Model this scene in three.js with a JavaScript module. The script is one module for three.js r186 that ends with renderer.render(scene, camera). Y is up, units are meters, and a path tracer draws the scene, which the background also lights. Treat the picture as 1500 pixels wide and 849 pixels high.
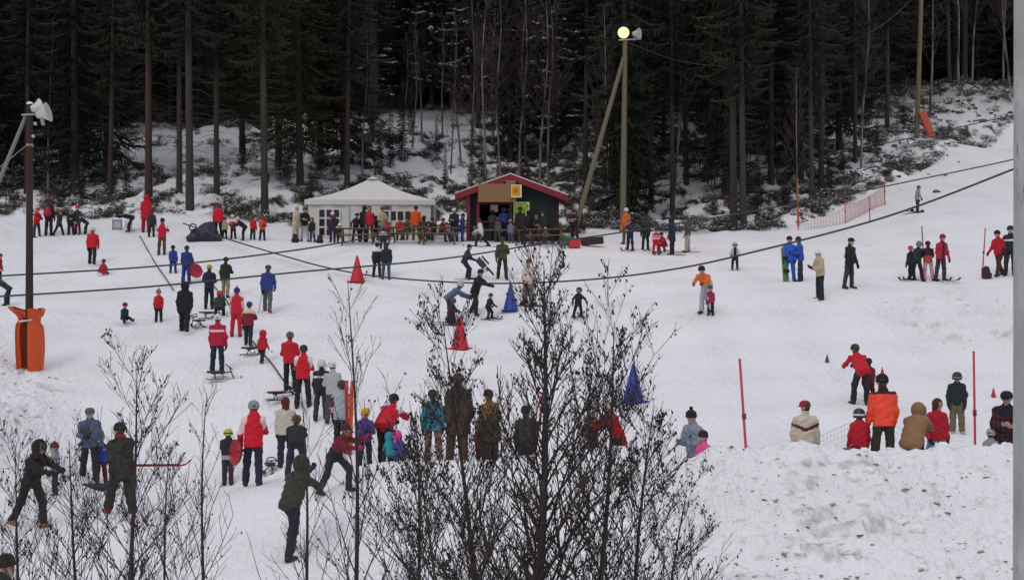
import * as THREE from 'three';
import { mergeGeometries } from 'three/addons/utils/BufferGeometryUtils.js';
import { ImprovedNoise } from 'three/addons/math/ImprovedNoise.js';
import { RoundedBoxGeometry } from 'three/addons/geometries/RoundedBoxGeometry.js';

// ---------------------------------------------------------------- camera, sky, sun, exposure
const scene = new THREE.Scene();
const FOCAL = 1800, CAMERA_Y = 6;
const camera = new THREE.PerspectiveCamera(2 * Math.atan(424.5 / FOCAL) * 180 / Math.PI, 1500 / 849, 0.1, 600);
camera.position.set(0, CAMERA_Y, 0);
camera.lookAt(0, CAMERA_Y, -50);
const renderer = new THREE.WebGLRenderer({ antialias: true });
renderer.setSize(1024, 579);
renderer.toneMapping = THREE.LinearToneMapping;
renderer.toneMappingExposure = 0.835;
renderer.shadowMap.enabled = true;
{ // a closed, evenly grey winter overcast, a little brighter overhead
  const w = 64, h = 32, data = new Float32Array(w * h * 4);
  for (let j = 0; j < h; j++) for (let i = 0; i < w; i++) {
    const el = ((j + 0.5) / h - 0.5) * Math.PI, s = Math.max(0, Math.sin(el));
    const v = 0.46 * (1 + 1.1 * s), k = (j * w + i) * 4;
    data[k] = v * 0.955; data[k + 1] = v * 0.975; data[k + 2] = v * 1.095; data[k + 3] = 1;
  }
  const t = new THREE.DataTexture(data, w, h, THREE.RGBAFormat, THREE.FloatType);
  t.mapping = THREE.EquirectangularReflectionMapping; t.magFilter = THREE.LinearFilter; t.minFilter = THREE.LinearFilter;
  t.needsUpdate = true;
  scene.background = t; scene.environment = t;
}
const sun = new THREE.DirectionalLight(0xfff2e6, 0.75);
sun.position.set(-28, 60, 14); sun.target.position.set(0, 5, -40); scene.add(sun, sun.target);
sun.castShadow = true; sun.shadow.radius = 45;
Object.assign(sun.shadow.camera, { left: -80, right: 80, top: 80, bottom: -80, near: 1, far: 250 });

// ---------------------------------------------------------------- helpers
function rng(seed) { let s = seed >>> 0; return () => { s = (s + 0x6D2B79F5) >>> 0; let t = s; t = Math.imul(t ^ (t >>> 15), t | 1); t ^= t + Math.imul(t ^ (t >>> 7), t | 61); return ((t ^ (t >>> 14)) >>> 0) / 4294967296; }; }
const noise = new ImprovedNoise();
const N3 = (x, y, z = 0) => noise.noise(x, y, z);
const fbm = (x, y, z = 0, o = 4) => { let a = 0, s = 1, f = 1; for (let i = 0; i < o; i++) { a += s * N3(x * f, y * f, z * f + i * 7.3); s *= 0.5; f *= 2.03; } return a; };
const clamp = (v, a = 0, b = 1) => Math.min(b, Math.max(a, v));
const smooth = (a, b, v) => { const t = clamp((v - a) / (b - a)); return t * t * (3 - 2 * t); };
const lerp = (a, b, t) => a + (b - a) * t;
const V = (x, y, z) => new THREE.Vector3(x, y, z);
const D2R = Math.PI / 180;
const names = {};
function numbered(n) { const k = names[n] = (names[n] ?? -1) + 1; return k ? `${n}_${String(k).padStart(3, '0')}` : n; }
function tag(o, label, category, group, kind) {
  if (label) o.userData.label = label; if (category) o.userData.category = category;
  if (group) o.userData.group = group; if (kind) o.userData.kind = kind; return o;
}
function thing(name, label, category, pos = [0, 0, 0], turn = 0, group) {
  const g = new THREE.Group(); g.name = numbered(name); g.position.set(...pos); g.rotation.y = turn;
  scene.add(g); return tag(g, label, category, group);
}
function part(name, geo, mat, parent) {
  const m = new THREE.Mesh(geo, mat); m.name = parent === scene ? numbered(name) : name; m.castShadow = m.receiveShadow = true; parent.add(m); return m;
}
function copyOf(o, label) { const c = o.clone(); c.name = numbered(o.name.replace(/_\d{3}$/, '')); scene.add(c); c.userData = { ...o.userData }; if (label) c.userData.label = label; return c; }
const matCache = {};
function mat(hex, rough = 0.85, metal = 0, extra) {
  const k = `${hex}|${rough}|${metal}|${extra ? JSON.stringify(extra) : ''}`;
  return matCache[k] ??= new THREE.MeshStandardMaterial({ color: hex, roughness: rough, metalness: metal, ...extra });
}
const lin = hex => { const c = new THREE.Color(hex); return [c.r, c.g, c.b]; };
const box = (w, h, d, x = 0, y = 0, z = 0, r = 0) => { const g = r ? new RoundedBoxGeometry(w, h, d, 2, r) : new THREE.BoxGeometry(w, h, d); g.translate(x, y, z); return g; };
const plain = g => { const q = g.index ? g.toNonIndexed() : g.clone(); for (const n of Object.keys(q.attributes)) if (n !== 'position' && n !== 'normal') q.deleteAttribute(n); return q; };
const merge = list => mergeGeometries(list.map(plain));
function tube(points, r0, r1 = r0, sides = 6, caps = true) { // tapered tube along points
  const n = points.length, pos = [], idx = [], up = V(0, 0, 1), t = V(0, 0, 0), u = V(0, 0, 0), w = V(0, 0, 0);
  for (let i = 0; i < n; i++) {
    t.subVectors(points[Math.min(n - 1, i + 1)], points[Math.max(0, i - 1)]).normalize();
    u.crossVectors(Math.abs(t.z) > 0.9 ? V(1, 0, 0) : up, t).normalize(); w.crossVectors(t, u);
    const r = typeof r0 === 'function' ? r0(i / (n - 1)) : lerp(r0, r1, i / (n - 1));
    for (let k = 0; k < sides; k++) { const a = k / sides * Math.PI * 2, c = Math.cos(a) * r, s = Math.sin(a) * r; pos.push(points[i].x + u.x * c + w.x * s, points[i].y + u.y * c + w.y * s, points[i].z + u.z * c + w.z * s); }
    if (i) for (let k = 0; k < sides; k++) { const a = (i - 1) * sides + k, b = (i - 1) * sides + (k + 1) % sides; idx.push(a, b, a + sides, b, b + sides, a + sides); }
  }
  if (caps) for (const e of [0, n - 1]) { const c = pos.length / 3; pos.push(points[e].x, points[e].y, points[e].z); for (let k = 0; k < sides; k++) { const a = e * sides + k, b = e * sides + (k + 1) % sides; e ? idx.push(a, b, c) : idx.push(b, a, c); } }
  const g = new THREE.BufferGeometry(); g.setAttribute('position', new THREE.Float32BufferAttribute(pos, 3)); g.setIndex(idx); g.computeVertexNormals(); return g;
}
const rod = (a, b, r0, r1 = r0, sides = 8) => tube([V(...a), V(...b)], r0, r1, sides);

// ---------------------------------------------------------------- ground: a surveyed slope
const survey = [];   // x, depth (metres ahead of the camera), height relative to the camera
const sight = (px, py, d) => survey.push([(px - 750) / FOCAL * d, d, (424.5 - py) / FOCAL * d]);
for (const [px, py, d] of [
  [1265, 593, 31], [1400, 636, 29], [1212, 529, 36], [928, 586, 32.5], [674, 509, 39], [748, 453, 43.5], [845, 463, 42.5], [658, 475, 43],
  [565, 408, 49], [392, 456, 44], [1037, 458, 40.5], [1077, 392, 50], [1245, 421, 43], [1160, 412, 45.5], [1373, 410, 45.5], [1480, 404, 45.2], [1600, 398, 45],
  [1345, 311, 60], [735, 408, 48], [985, 371, 56], [750, 355, 57.5], [820, 356, 57.5], [690, 354, 57.5], [750, 350, 61], [540, 353, 58], [480, 354, 58], [620, 352, 58], [560, 349, 62.5], [340, 351, 58], [430, 354, 57.5], [235, 371, 54], [135, 387, 53],
  [150, 403, 51.3], [70, 345, 60], [120, 343, 60], [215, 344, 60], [270, 486, 41], [190, 471, 42.5], [320, 552, 35.5], [10, 447, 44], [-200, 430, 46], [265, 400, 51],
  [445, 595, 34], [365, 507, 39], [370, 710, 30.5], [130, 702, 29.5], [45, 772, 23.5], [180, 755, 23.5], [430, 816, 21], [500, 662, 29], [415, 685, 30],
  [43, 541, 37], [-80, 500, 37], [20, 597, 31], [-60, 640, 27], [-200, 560, 32], [560, 585, 33], [780, 600, 32], [1080, 600, 31], [1000, 520, 37], [560, 500, 39.5], [1400, 505, 37.5], [1300, 475, 39.5], [1500, 500, 37],
  [1440, 215, 85], [1490, 285, 65], [1480, 345, 54], [1200, 338, 60], [1100, 343, 60], [1210, 300, 66], [1300, 222, 79], [1405, 135, 96], [1480, 128, 96], [1250, 262, 72], [1345, 197, 82], [1650, 250, 70], [1700, 150, 100],
  [900, 336, 64], [980, 328, 66], [840, 320, 68], [650, 300, 70], [625, 170, 95], [570, 235, 80], [700, 262, 78], [800, 268, 76], [240, 292, 66], [310, 235, 80], [230, 185, 95], [420, 262, 72], [100, 300, 67], [30, 308, 65], [-150, 310, 64], [500, 290, 70],
]) sight(px, py, d);
for (const px of [540, 620, 700, 780, 860, 940]) { const c = lerp(678, 657, (px - 540) / 400), cd = lerp(25, 23.2, (px - 540) / 400); sight(px, c, cd); const y = (424.5 - c) / FOCAL * cd, x = (px - 750) / FOCAL * cd; survey.push([x, cd + 1.4, y - 0.3 - 0.6 * smooth(600, 880, px)], [x, cd - 2.2, y - 0.62], [x * 0.85, 18.5, -4.42], [x * 0.5, 12, -4.9]); }
{ const x = (985 - 750) / FOCAL; survey.push([x * 22, 22, -(656 - 424.5) / FOCAL * 22], [x * 23.6, 23.6, -3.75], [x * 25, 25, -3.9], [x * 19.5, 19.5, -3.5], [x * 16.5, 16.5, -4.1]); }
for (const px of [1030, 1130, 1230, 1330, 1430, 1530, 1700]) { const x = (px - 750) / FOCAL; survey.push([x * 20.8, 20.8, -(657 - 424.5) / FOCAL * 20.8], [x * 22.4, 22.4, lerp(-3.85, -3.44, smooth(1080, 1230, px))], [x * 24.5, 24.5, lerp(-3.95, -3.5, smooth(1080, 1230, px))], [x * 18.7, 18.7, -3.25], [x * 16.2, 16.2, -3.86], [x * 12, 12, -4.8]); }
for (const x of [-60, -25, 0, 25, 60]) survey.push([x, 120, 20 + 3 * Math.sin(x)], [x, 165, 34], [x, 215, 44]);
for (const x of [-12, -6, 0, 6, 12]) survey.push([x, 4, -4.7], [x, 9, -4.9]);
survey.push([-8, 17, -4.8], [-5, 19, -4.75], [-11, 15, -4.8], [-60, 60, 3], [-60, 30, -3], [-40, 12, -4.5], [60, 60, 6], [60, 30, -1.5], [40, 12, -4.5], [-60, 90, 11], [60, 95, 15]);
const SC = 10, sx = survey.map(s => s[0] / SC), sd = survey.map(s => s[1] / SC), coef = (() => {
  const n = survey.length, m = n + 3, A = Array.from({ length: m }, () => new Float64Array(m + 1));
  for (let i = 0; i < n; i++) { for (let j = 0; j < n; j++) { const r = (sx[i] - sx[j]) ** 2 + (sd[i] - sd[j]) ** 2; A[i][j] = r > 0 ? r * Math.log(r) : 0.004; } A[i][n] = A[n][i] = 1; A[i][n + 1] = A[n + 1][i] = sx[i]; A[i][n + 2] = A[n + 2][i] = sd[i]; A[i][m] = survey[i][2]; }
  for (let c = 0; c < m; c++) { let p = c; for (let r = c + 1; r < m; r++) if (Math.abs(A[r][c]) > Math.abs(A[p][c])) p = r; [A[c], A[p]] = [A[p], A[c]]; for (let r = c + 1; r < m; r++) { const f = A[r][c] / A[c][c]; if (f) for (let k = c; k <= m; k++) A[r][k] -= f * A[c][k]; } }
  const s = new Float64Array(m); for (let r = m - 1; r >= 0; r--) { let v = A[r][m]; for (let k = r + 1; k < m; k++) v -= A[r][k] * s[k]; s[r] = v / A[r][r]; } return s;
})();
function slope(x, d) { // smooth height above the world's zero
  const X = clamp(x, -110, 110) / SC, D = clamp(d, 2, 215) / SC, n = survey.length; let v = coef[n] + coef[n + 1] * X + coef[n + 2] * D;
  for (let i = 0; i < n; i++) { const r = (X - sx[i]) ** 2 + (D - sd[i]) ** 2; if (r > 1e-9) v += coef[i] * r * Math.log(r); }
  return v + CAMERA_Y;
}
const rightBank = (x, d) => smooth(0.10, 0.19, x / d) * smooth(11, 14, d) * smooth(24.5, 22, d);
const wild = (x, d) => { // 1 in the wood and on the rough hillside, 0 on the piste
  const u = x / d; let edge = 62.5 + 1.2 * N3(x * 0.13, 3.1);
  if (u > 0.06) edge = lerp(64, 60.5, smooth(0.06, 0.16, u));
  if (u > 0.24) edge = u < 0.33 ? lerp(60.5, 72, (u - 0.24) / 0.09) : lerp(72, 88, (u - 0.33) / 0.075);
  return smooth(edge, edge + 2.5, d);
};
const rough = (x, d) => clamp(rightBank(x, d) + smooth(-0.33, -0.40, x / d) * smooth(24, 27, d) * smooth(38, 36, d) + smooth(0.29, 0.33, x / d) * smooth(37, 38.5, d) * smooth(44, 42, d) * 0.8 + smooth(21, 18, d) * 0.6);
function ground(x, d) {
  const r = rough(x, d), w = wild(x, d); let y = slope(x, d);
  y += 0.05 * fbm(x * 0.35, d * 0.35, 1, 2) + 0.012 * fbm(x * 2.1, d * 2.1, 2, 2);
  if (r > 0.01) { const q = fbm(x * 1.1, d * 1.1, 4, 4), f = Math.abs(fbm(x * 3.2, d * 3.2, 9, 2)); y += r * (0.17 * q - 0.085 * f + 0.05 * N3(x * 6.5, d * 6.5, 5)); }
  if (w > 0.01) y += w * (0.5 * fbm(x * 0.3, d * 0.3, 6, 3) + 0.35 * Math.abs(fbm(x * 0.9, d * 0.9, 8, 2)) - 0.1);
  return y;
}
// where a line of sight through the survey's picture meets the ground
function onSlope(px, py, near = 15, far = 110) {
  const kx = (px - 750) / FOCAL, ky = (424.5 - py) / FOCAL; let a = near;
  const f = d => CAMERA_Y + ky * d - ground(kx * d, d);
  for (let d = near; d < far; d += 0.25) { if (f(d) <= 0) { let lo = a, hi = d; for (let i = 0; i < 18; i++) { const m = (lo + hi) / 2; f(m) > 0 ? lo = m : hi = m; } return [kx * hi, ground(kx * hi, hi), -hi]; } a = d; }
  return [kx * far, ground(kx * far, far), -far];
}
const standAt = (px, d) => { const x = (px - 750) / FOCAL * d; return [x, ground(x, d), -d]; };
const inAir = (px, py, d) => V((px - 750) / FOCAL * d, CAMERA_Y + (424.5 - py) / FOCAL * d, -d);

function noiseTexture(size, fn, srgb, rep = 1) { const data = new Uint8Array(size * size * 4); for (let j = 0; j < size; j++) for (let i = 0; i < size; i++) { const c = fn(i / size, j / size), k = (j * size + i) * 4; for (let q = 0; q < 3; q++) data[k + q] = clamp(c[q]) * 255; data[k + 3] = 255; } const t = new THREE.DataTexture(data, size, size); t.wrapS = t.wrapT = THREE.RepeatWrapping; t.magFilter = THREE.LinearFilter; t.minFilter = THREE.LinearMipmapLinearFilter; t.generateMipmaps = true; if (srgb) t.colorSpace = THREE.SRGBColorSpace; t.repeat.set(rep, rep); t.needsUpdate = true; return t; }
const wrapN = (u, v, f, z) => { // tileable noise
  const s = (a, b) => fbm(a * f, b * f, z, 3); const iu = 1 - u, iv = 1 - v;
  return s(u, v) * iu * iv + s(u - 1, v) * u * iv + s(u, v - 1) * iu * v + s(u - 1, v - 1) * u * v;
};
const drag = (u, v) => { const s = (a, b) => fbm(a * 26 + 3 * b, b * 3.2, 17, 2); return s(u, v) * (1 - u) * (1 - v) + s(u - 1, v) * u * (1 - v) + s(u, v - 1) * (1 - u) * v + s(u - 1, v - 1) * u * v; };
const snowBump = noiseTexture(512, (u, v) => { const a = 0.45 + 0.3 * drag(u, v) + 0.4 * wrapN(u, v, 7, 1) + 0.25 * wrapN(u, v, 45, 2) + 0.12 * wrapN(u, v, 110, 5); return [a, a, a]; });
const snowMat = new THREE.MeshPhysicalMaterial({ vertexColors: true, roughness: 0.82, bumpMap: snowBump, bumpScale: 0.085, specularIntensity: 0.35 });
{
  const ds = []; for (let d = 2.5; d < 230;) { ds.push(d); d *= d < 14 ? 1.03 : d < 24.5 ? 1.0038 : d < 61 ? 1.008 : d < 98 ? 1.0046 : 1.04; }
  const cols = 560, us = []; for (let i = 0; i <= cols; i++) { const t = i / cols * 2 - 1; us.push(Math.sign(t) * (Math.abs(t) < 0.86 ? Math.abs(t) / 0.86 * 0.47 : 0.47 + (Math.abs(t) - 0.86) / 0.14 * 0.9)); }
  const pos = [], col = [], uv = [], idx = [];
  const snow = [0.86, 0.865, 0.885], litter = [0.045, 0.04, 0.03], earth = [0.21, 0.19, 0.165], grey = [0.52, 0.51, 0.495];
  ds.forEach((d, j) => us.forEach((u, i) => {
    const x = u * (d + 0.5), y = ground(x, d); pos.push(x, y, -d); uv.push(x / 3.1, d / 3.1);
    const c = [...snow], w = wild(x, d), r = rough(x, d);
    const t = 1 + 0.03 * fbm(x * 0.5, d * 0.5, 11, 3); for (let q = 0; q < 3; q++) c[q] *= t;
    const pisteDirt = smooth(0.42, 0.7, fbm(x * 1.3, d * 0.7, 31, 4)) * 0.10; for (let q = 0; q < 3; q++) c[q] = lerp(c[q], grey[q], pisteDirt);
    if (r > 0.02) { // gritty ploughed snow: patches and specks of sand
      const patch = smooth(0.22, 0.55, fbm(x * 0.55 + 3, d * 1.3, 21, 4)), speck = smooth(0.42, 0.6, fbm(x * 4.2, d * 4.2, 23, 2)), m = clamp(r);
      for (let q = 0; q < 3; q++) { c[q] = lerp(c[q], grey[q], 0.95 * patch * m * clamp(0.55 + 1.6 * fbm(x * 5, d * 5, 27, 3))); c[q] = lerp(c[q], earth[q], 0.75 * speck * m * (0.35 + 0.65 * patch)); c[q] *= 1 - 0.03 * m; }
    }
    if (w > 0.02) { // snow lies in patches between heather, litter and stones
      const deep = smooth(84, 106, d), hill = smooth(0.22, 0.3, u), f = 0.8 * fbm(x * 0.8, d * 0.55, 41, 3) + 0.45 * fbm(x * 0.16, d * 0.1, 44, 2) + 0.55 * fbm(x * 2.3, d * 1.5, 47, 2);
      const open = clamp(smooth(0.05, 0.02, Math.abs(u + 0.065)) * smooth(76, 80, d) * smooth(104, 97, d) + smooth(0.12, 0.07, Math.abs(u + 0.25)) * smooth(66, 70, d) * smooth(100, 92, d) * 1.0 + hill * smooth(110, 100, d) * 0.6);
      const bare = w * clamp(smooth(-0.16 + 0.46 * open, 0.08 + 0.48 * open, f + 0.02) + deep);
      for (let q = 0; q < 3; q++) c[q] = lerp(c[q], litter[q] * (1 + 0.5 * N3(x * 2, d * 2, q)), clamp(bare));
    }
    col.push(...c);
    if (i && j) { const a = (j - 1) * (cols + 1) + i - 1, b = a + 1, e = a + cols + 1; idx.push(a, b, e, b, e + 1, e); }
  }));
  const g = new THREE.BufferGeometry(); g.setAttribute('position', new THREE.Float32BufferAttribute(pos, 3)); g.setAttribute('color', new THREE.Float32BufferAttribute(col, 3)); g.setAttribute('uv', new THREE.Float32BufferAttribute(uv, 2)); g.setIndex(idx); g.computeVertexNormals();
  const m = part('snow_ground', g, snowMat, scene); tag(m, 'snow-covered slope rising to the edge of the wood', null, null, 'structure');
}
console.log('ground done');
// ---------------------------------------------------------------- forest
const barkBump = noiseTexture(256, (u, v) => { const a = 0.5 + 0.5 * wrapN(u, v * 0.4, 22, 3); return [a, a, a]; });
const barkMat = new THREE.MeshStandardMaterial({ color: new THREE.Color().setRGB(0.046, 0.04, 0.033), roughness: 0.95 });
const barkRed = new THREE.MeshStandardMaterial({ color: new THREE.Color().setRGB(0.055, 0.034, 0.024), roughness: 0.95 });
const birchMat = new THREE.MeshStandardMaterial({ vertexColors: true, roughness: 0.9 });
const twigDark = new THREE.MeshStandardMaterial({ color: new THREE.Color().setRGB(0.06, 0.042, 0.04), roughness: 0.95 });
const needleMat = new THREE.MeshStandardMaterial({ vertexColors: true, roughness: 0.9 });
const snowLoad = new THREE.MeshStandardMaterial({ color: new THREE.Color().setRGB(0.82, 0.83, 0.86), roughness: 0.9 });

function spruceCrown(seed, H, start, reach, dense, tint) {
  const R = rng(seed), pos = [], col = [];
  const tri = (a, b, c, k) => { pos.push(a.x, a.y, a.z, b.x, b.y, b.z, c.x, c.y, c.z); for (let q = 0; q < 3; q++) col.push(tint[0] * k, tint[1] * k, tint[2] * k); };
  const n = Math.round((H - start) * 7 * dense), boughs = [];
  for (let i = 0; i < n; i++) {
    const y = start + (H - start) * Math.pow((i + R()) / n, 1.1), f = (H - y) / (H - start), L = reach * (0.12 + 0.88 * Math.pow(f, 0.75)) * (0.65 + 0.55 * R()) * (f > 0.88 ? 0.75 : 1), az = i * 2.399 + R();
    const out = V(Math.cos(az), 0, Math.sin(az)), droop = 0.25 + 0.45 * R(), m = Math.max(4, Math.round(L / 0.17)), tone = 0.7 + 0.6 * R();
    let prev = null; const pts = [];
    for (let k = 0; k <= m; k++) { const t = k / m, p = V(out.x * L * t, y - droop * L * (t - 0.55 * t * t * t), out.z * L * t); pts.push(p); }
    boughs.push(pts);
    for (let k = 1; k <= m; k++) {
      const t = k / m, p = pts[k], side = V(-out.z, 0, out.x), w = L * 0.34 * (1.12 - t) + 0.1, kk = tone * (0.75 + 0.5 * R());
      prev = pts[k - 1];
      for (const s of [-1, 1]) {
        const len = w * (0.7 + 0.6 * R()), a = V(p.x, p.y + 0.02, p.z), tip = V(p.x + side.x * s * len + out.x * len * 0.55, p.y - len * (0.2 + 0.45 * R()), p.z + side.z * s * len + out.z * len * 0.55);
        const wd = 0.05 + 0.05 * R(), b = V(lerp(a.x, tip.x, 0.4) + out.x * wd, lerp(a.y, tip.y, 0.4) + 0.02, lerp(a.z, tip.z, 0.4) + out.z * wd), c = V(lerp(a.x, tip.x, 0.45) - out.x * wd, lerp(a.y, tip.y, 0.45) - 0.03, lerp(a.z, tip.z, 0.45) - out.z * wd);
        tri(a, b, tip, kk); tri(a, tip, c, kk * 0.9);
        if (R() < 0.55) { const dl = len * (0.4 + 0.4 * R()), h = V(lerp(a.x, tip.x, 0.6), lerp(a.y, tip.y, 0.6), lerp(a.z, tip.z, 0.6)); tri(h, V(h.x + 0.07, h.y - dl * 0.5, h.z + 0.03), V(h.x + 0.03 * s, h.y - dl, h.z), kk * 0.85); }
      }
    }
  }
  const g = new THREE.BufferGeometry(); g.setAttribute('position', new THREE.Float32BufferAttribute(pos, 3)); g.setAttribute('color', new THREE.Float32BufferAttribute(col, 3)); g.computeVertexNormals(); g.userData = { boughs }; return g;
}
function spruceSnow(seed, boughs, share) { // lumps of snow lying on the boughs
  const R = rng(seed), list = [], ico = new THREE.IcosahedronGeometry(1, 0);
  for (const b of boughs) if (R() < share) for (let k = 2; k < b.length; k += 2) if (R() < 0.62) { const g = ico.clone(), s = 0.10 + 0.13 * R(); g.scale(s * 1.5, s * 0.42, s * 1.2); g.rotateY(R() * 6); g.rotateZ((R() - 0.5) * 0.9); g.translate(b[k].x, b[k].y + 0.05, b[k].z); list.push(g); }
  return merge(list);
}
function trunkGeo(seed, H, r, bend = 0.12) { const R = rng(seed), pts = [], ax = (R() - 0.5) * bend, az = (R() - 0.5) * bend; for (let i = 0; i <= 10; i++) { const t = i / 10; pts.push(V(ax * Math.sin(t * 3) * H * 0.1, -0.8 + t * (H + 0.8), az * Math.sin(t * 2.4) * H * 0.1)); } return tube(pts, t => r * (t < 0.06 ? 1.25 - 4 * t : 1) * (1 - 0.93 * Math.pow(t, 1.25)) + 0.01, 0, 8); }
function deadTwigs(seed, y0, y1, n, len) { const R = rng(seed), list = []; for (let i = 0; i < n; i++) { const y = lerp(y0, y1, R()), a = R() * 6.283, L = len * (0.3 + 0.8 * R()); list.push(tube([V(0, y, 0), V(Math.cos(a) * L * 0.5, y - 0.06 * L, Math.sin(a) * L * 0.5), V(Math.cos(a + 0.2) * L, y - 0.35 * L * R(), Math.sin(a + 0.2) * L)], 0.022, 0.006, 3, false)); } return merge(list); }
const green = [0.021, 0.027, 0.014], olive = [0.045, 0.047, 0.016], blue = [0.016, 0.022, 0.017];
const spruceKinds = {
  tall: [1, 2].map(k => ({ H: 26 + k, crown: spruceCrown(10 + k, 26 + k, 8.5, 2.6, 0.9, green), trunk: trunkGeo(30 + k, 26 + k, 0.185), twig: deadTwigs(50 + k, 2, 11, 60, 1.7) })),
  low: [1, 2, 3].map(k => ({ H: 21 + 2 * k, crown: spruceCrown(110 + k, 21 + 2 * k, 1.6, 3.1, 0.95, k === 2 ? blue : green), trunk: trunkGeo(130 + k, 21 + 2 * k, 0.22) })),
  olive: [1].map(k => ({ H: 22, crown: spruceCrown(210 + k, 22, 2.2, 2.7, 1, olive), trunk: trunkGeo(230 + k, 22, 0.2) })),
  snowy: [1, 2].map(k => { const c = spruceCrown(310 + k, 21 + k, 2, 2.9, 0.85, blue); return { H: 21 + k, crown: c, trunk: trunkGeo(330 + k, 21 + k, 0.2), load: spruceSnow(350 + k, c.userData.boughs, 0.6) }; }),
};
for (const k of Object.values(spruceKinds)) for (const v of k) v.crown.userData = {};
const treeLabel = {
  tall: 'tall spruce with a bare lower trunk at the edge of the wood', low: 'dark dense spruce standing inside the wood',
  olive: 'yellowish-green spruce with boughs reaching low behind the tent', snowy: 'dark spruce with fresh snow lying on its boughs',
};
const treeR = rng(77);
function spruce(kind, x, d, scale = 1, red) {
  const list = spruceKinds[kind], v = list[Math.floor(treeR() * list.length)], y = ground(x, d);
  const g = thing('spruce_tree', treeLabel[kind], 'tree', [x, y - 0.05, -d], treeR() * 6.283, { tall: 'tall bare-stemmed spruces', low: 'dark dense spruces', olive: 'yellowish-green spruces', snowy: 'snow-dusted spruces' }[kind]);
  g.scale.setScalar(scale); g.rotation.z = (treeR() - 0.5) * 0.03;
  part('trunk', v.trunk, red ? barkRed : barkMat, g); part('crown', v.crown, needleMat, g);
  if (v.twig) tag(part('dead_branches', v.twig, twigDark, g), null, null, null, 'stuff');
  if (v.load) part('snow_load', v.load, snowLoad, g);
  return g;
}
const atPx = (px, d) => (px - 750) / FOCAL * d;
// stems that can be picked out along the edge of the wood
for (const [px, d, s, red] of [[217, 66, 1, 1], [262, 67, 0.85], [278, 64.5, 1.05], [317, 67, 0.8], [388, 65.5, 1.02], [160, 69, 0.75, 1], [508, 71, 0.8, 1], [38, 70, 0.75], [90, 74, 0.8], [1075, 64, 0.95], [1090, 63, 0.85], [1190, 66, 0.7], [1203, 71, 0.9], [985, 69, 0.75], [1006, 74, 0.85], [1253, 77, 0.7], [1130, 72, 0.9], [1040, 76, 0.9], [1300, 86, 0.8], [895, 76, 0.8]]) spruce('tall', atPx(px, d), d, s, red);
for (const [px, d] of [[440, 71], [408, 74], [470, 78], [355, 82]]) spruce('olive', atPx(px, d), d, 1);
for (const [px, d, s] of [[632, 99, 1], [690, 97, 1.05], [668, 108, 1.15], [790, 92, 0.9], [812, 84, 0.95], [858, 96, 1], [600, 106, 1.1], [740, 104, 1.1], [540, 96, 0.9], [835, 104, 1]]) spruce('snowy', atPx(px, d), d, s);
// the rows behind, each tree its own, keeping the two snowy clearings open
{
  const R = rng(5), spots = [];
  for (let i = 0; i < 3000 && spots.length < 150; i++) {
    const d = 68 + 52 * Math.pow(R(), 0.8), u = (R() * 2 - 1) * 0.50, x = u * d, px = 750 + u * FOCAL;
    if (px > 555 && px < 700 && d < 97) continue;
    if (px > 165 && px < 470 && d < 94) continue;
    if (px > 690 && px < 760 && d < 82) continue;
    if (px > 1190 && d < lerp(72, 104, smooth(1190, 1480, px))) continue;
    if (d < 76 && px > 480 && px < 880) continue;
    const gap = d < 90 ? 3.2 : 2.6;
    if (spots.some(s => Math.hypot(s[0] - x, s[1] - d) < gap)) continue;
    spots.push([x, d]);
  }
  for (const [x, d] of spots) spruce(treeR() < 0.22 ? 'tall' : 'low', x, d, 0.8 + 0.35 * treeR());
}
for (const [px, d, s] of [[572, 79, 0.17], [588, 82, 0.2], [556, 76, 0.13], [602, 88, 0.16], [690, 74, 0.12], [652, 74, 0.1], [705, 78, 0.15], [640, 82, 0.12], [1110, 66, 0.16], [1150, 65, 0.13], [1215, 69, 0.14], [1235, 73, 0.12], [860, 72, 0.13], [950, 70, 0.16], [420, 70, 0.15], [455, 68, 0.1], [185, 68, 0.14], [120, 67, 0.12], [355, 74, 0.12], [1325, 85, 0.13], [1285, 78, 0.12]]) { const g = spruce('low', atPx(px, d), d, s); tag(g, 'small young spruce rising from the snow at the wood edge', 'tree', 'young spruces'); }
{ // the deep wood beyond, one mass
  const v = spruceKinds.low[0], c = plain(v.trunk), n = c.attributes.position.count, cc = new Float32Array(n * 3).fill(0.05); c.setAttribute('color', new THREE.BufferAttribute(cc, 3));
  const crown = v.crown.clone(); crown.deleteAttribute('uv'); const geo = mergeGeometries([crown, c]);
  const R = rng(9), list = []; for (let i = 0; i < 420; i++) { const d = 112 + 75 * R(), x = (R() * 2 - 1) * 0.6 * d; list.push([x, d, 0.8 + 0.5 * R(), R() * 6]); }
  const m = new THREE.InstancedMesh(geo, needleMat, list.length), M = new THREE.Matrix4();
  list.forEach(([x, d, s, a], i) => { M.makeRotationY(a).scale(V(s, s, s)).setPosition(x, ground(x, d), -d); m.setMatrixAt(i, M); });
  m.name = 'deep_forest'; scene.add(m); tag(m, 'dark mass of spruces filling the hillside behind', 'forest', null, 'stuff');
}
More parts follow.
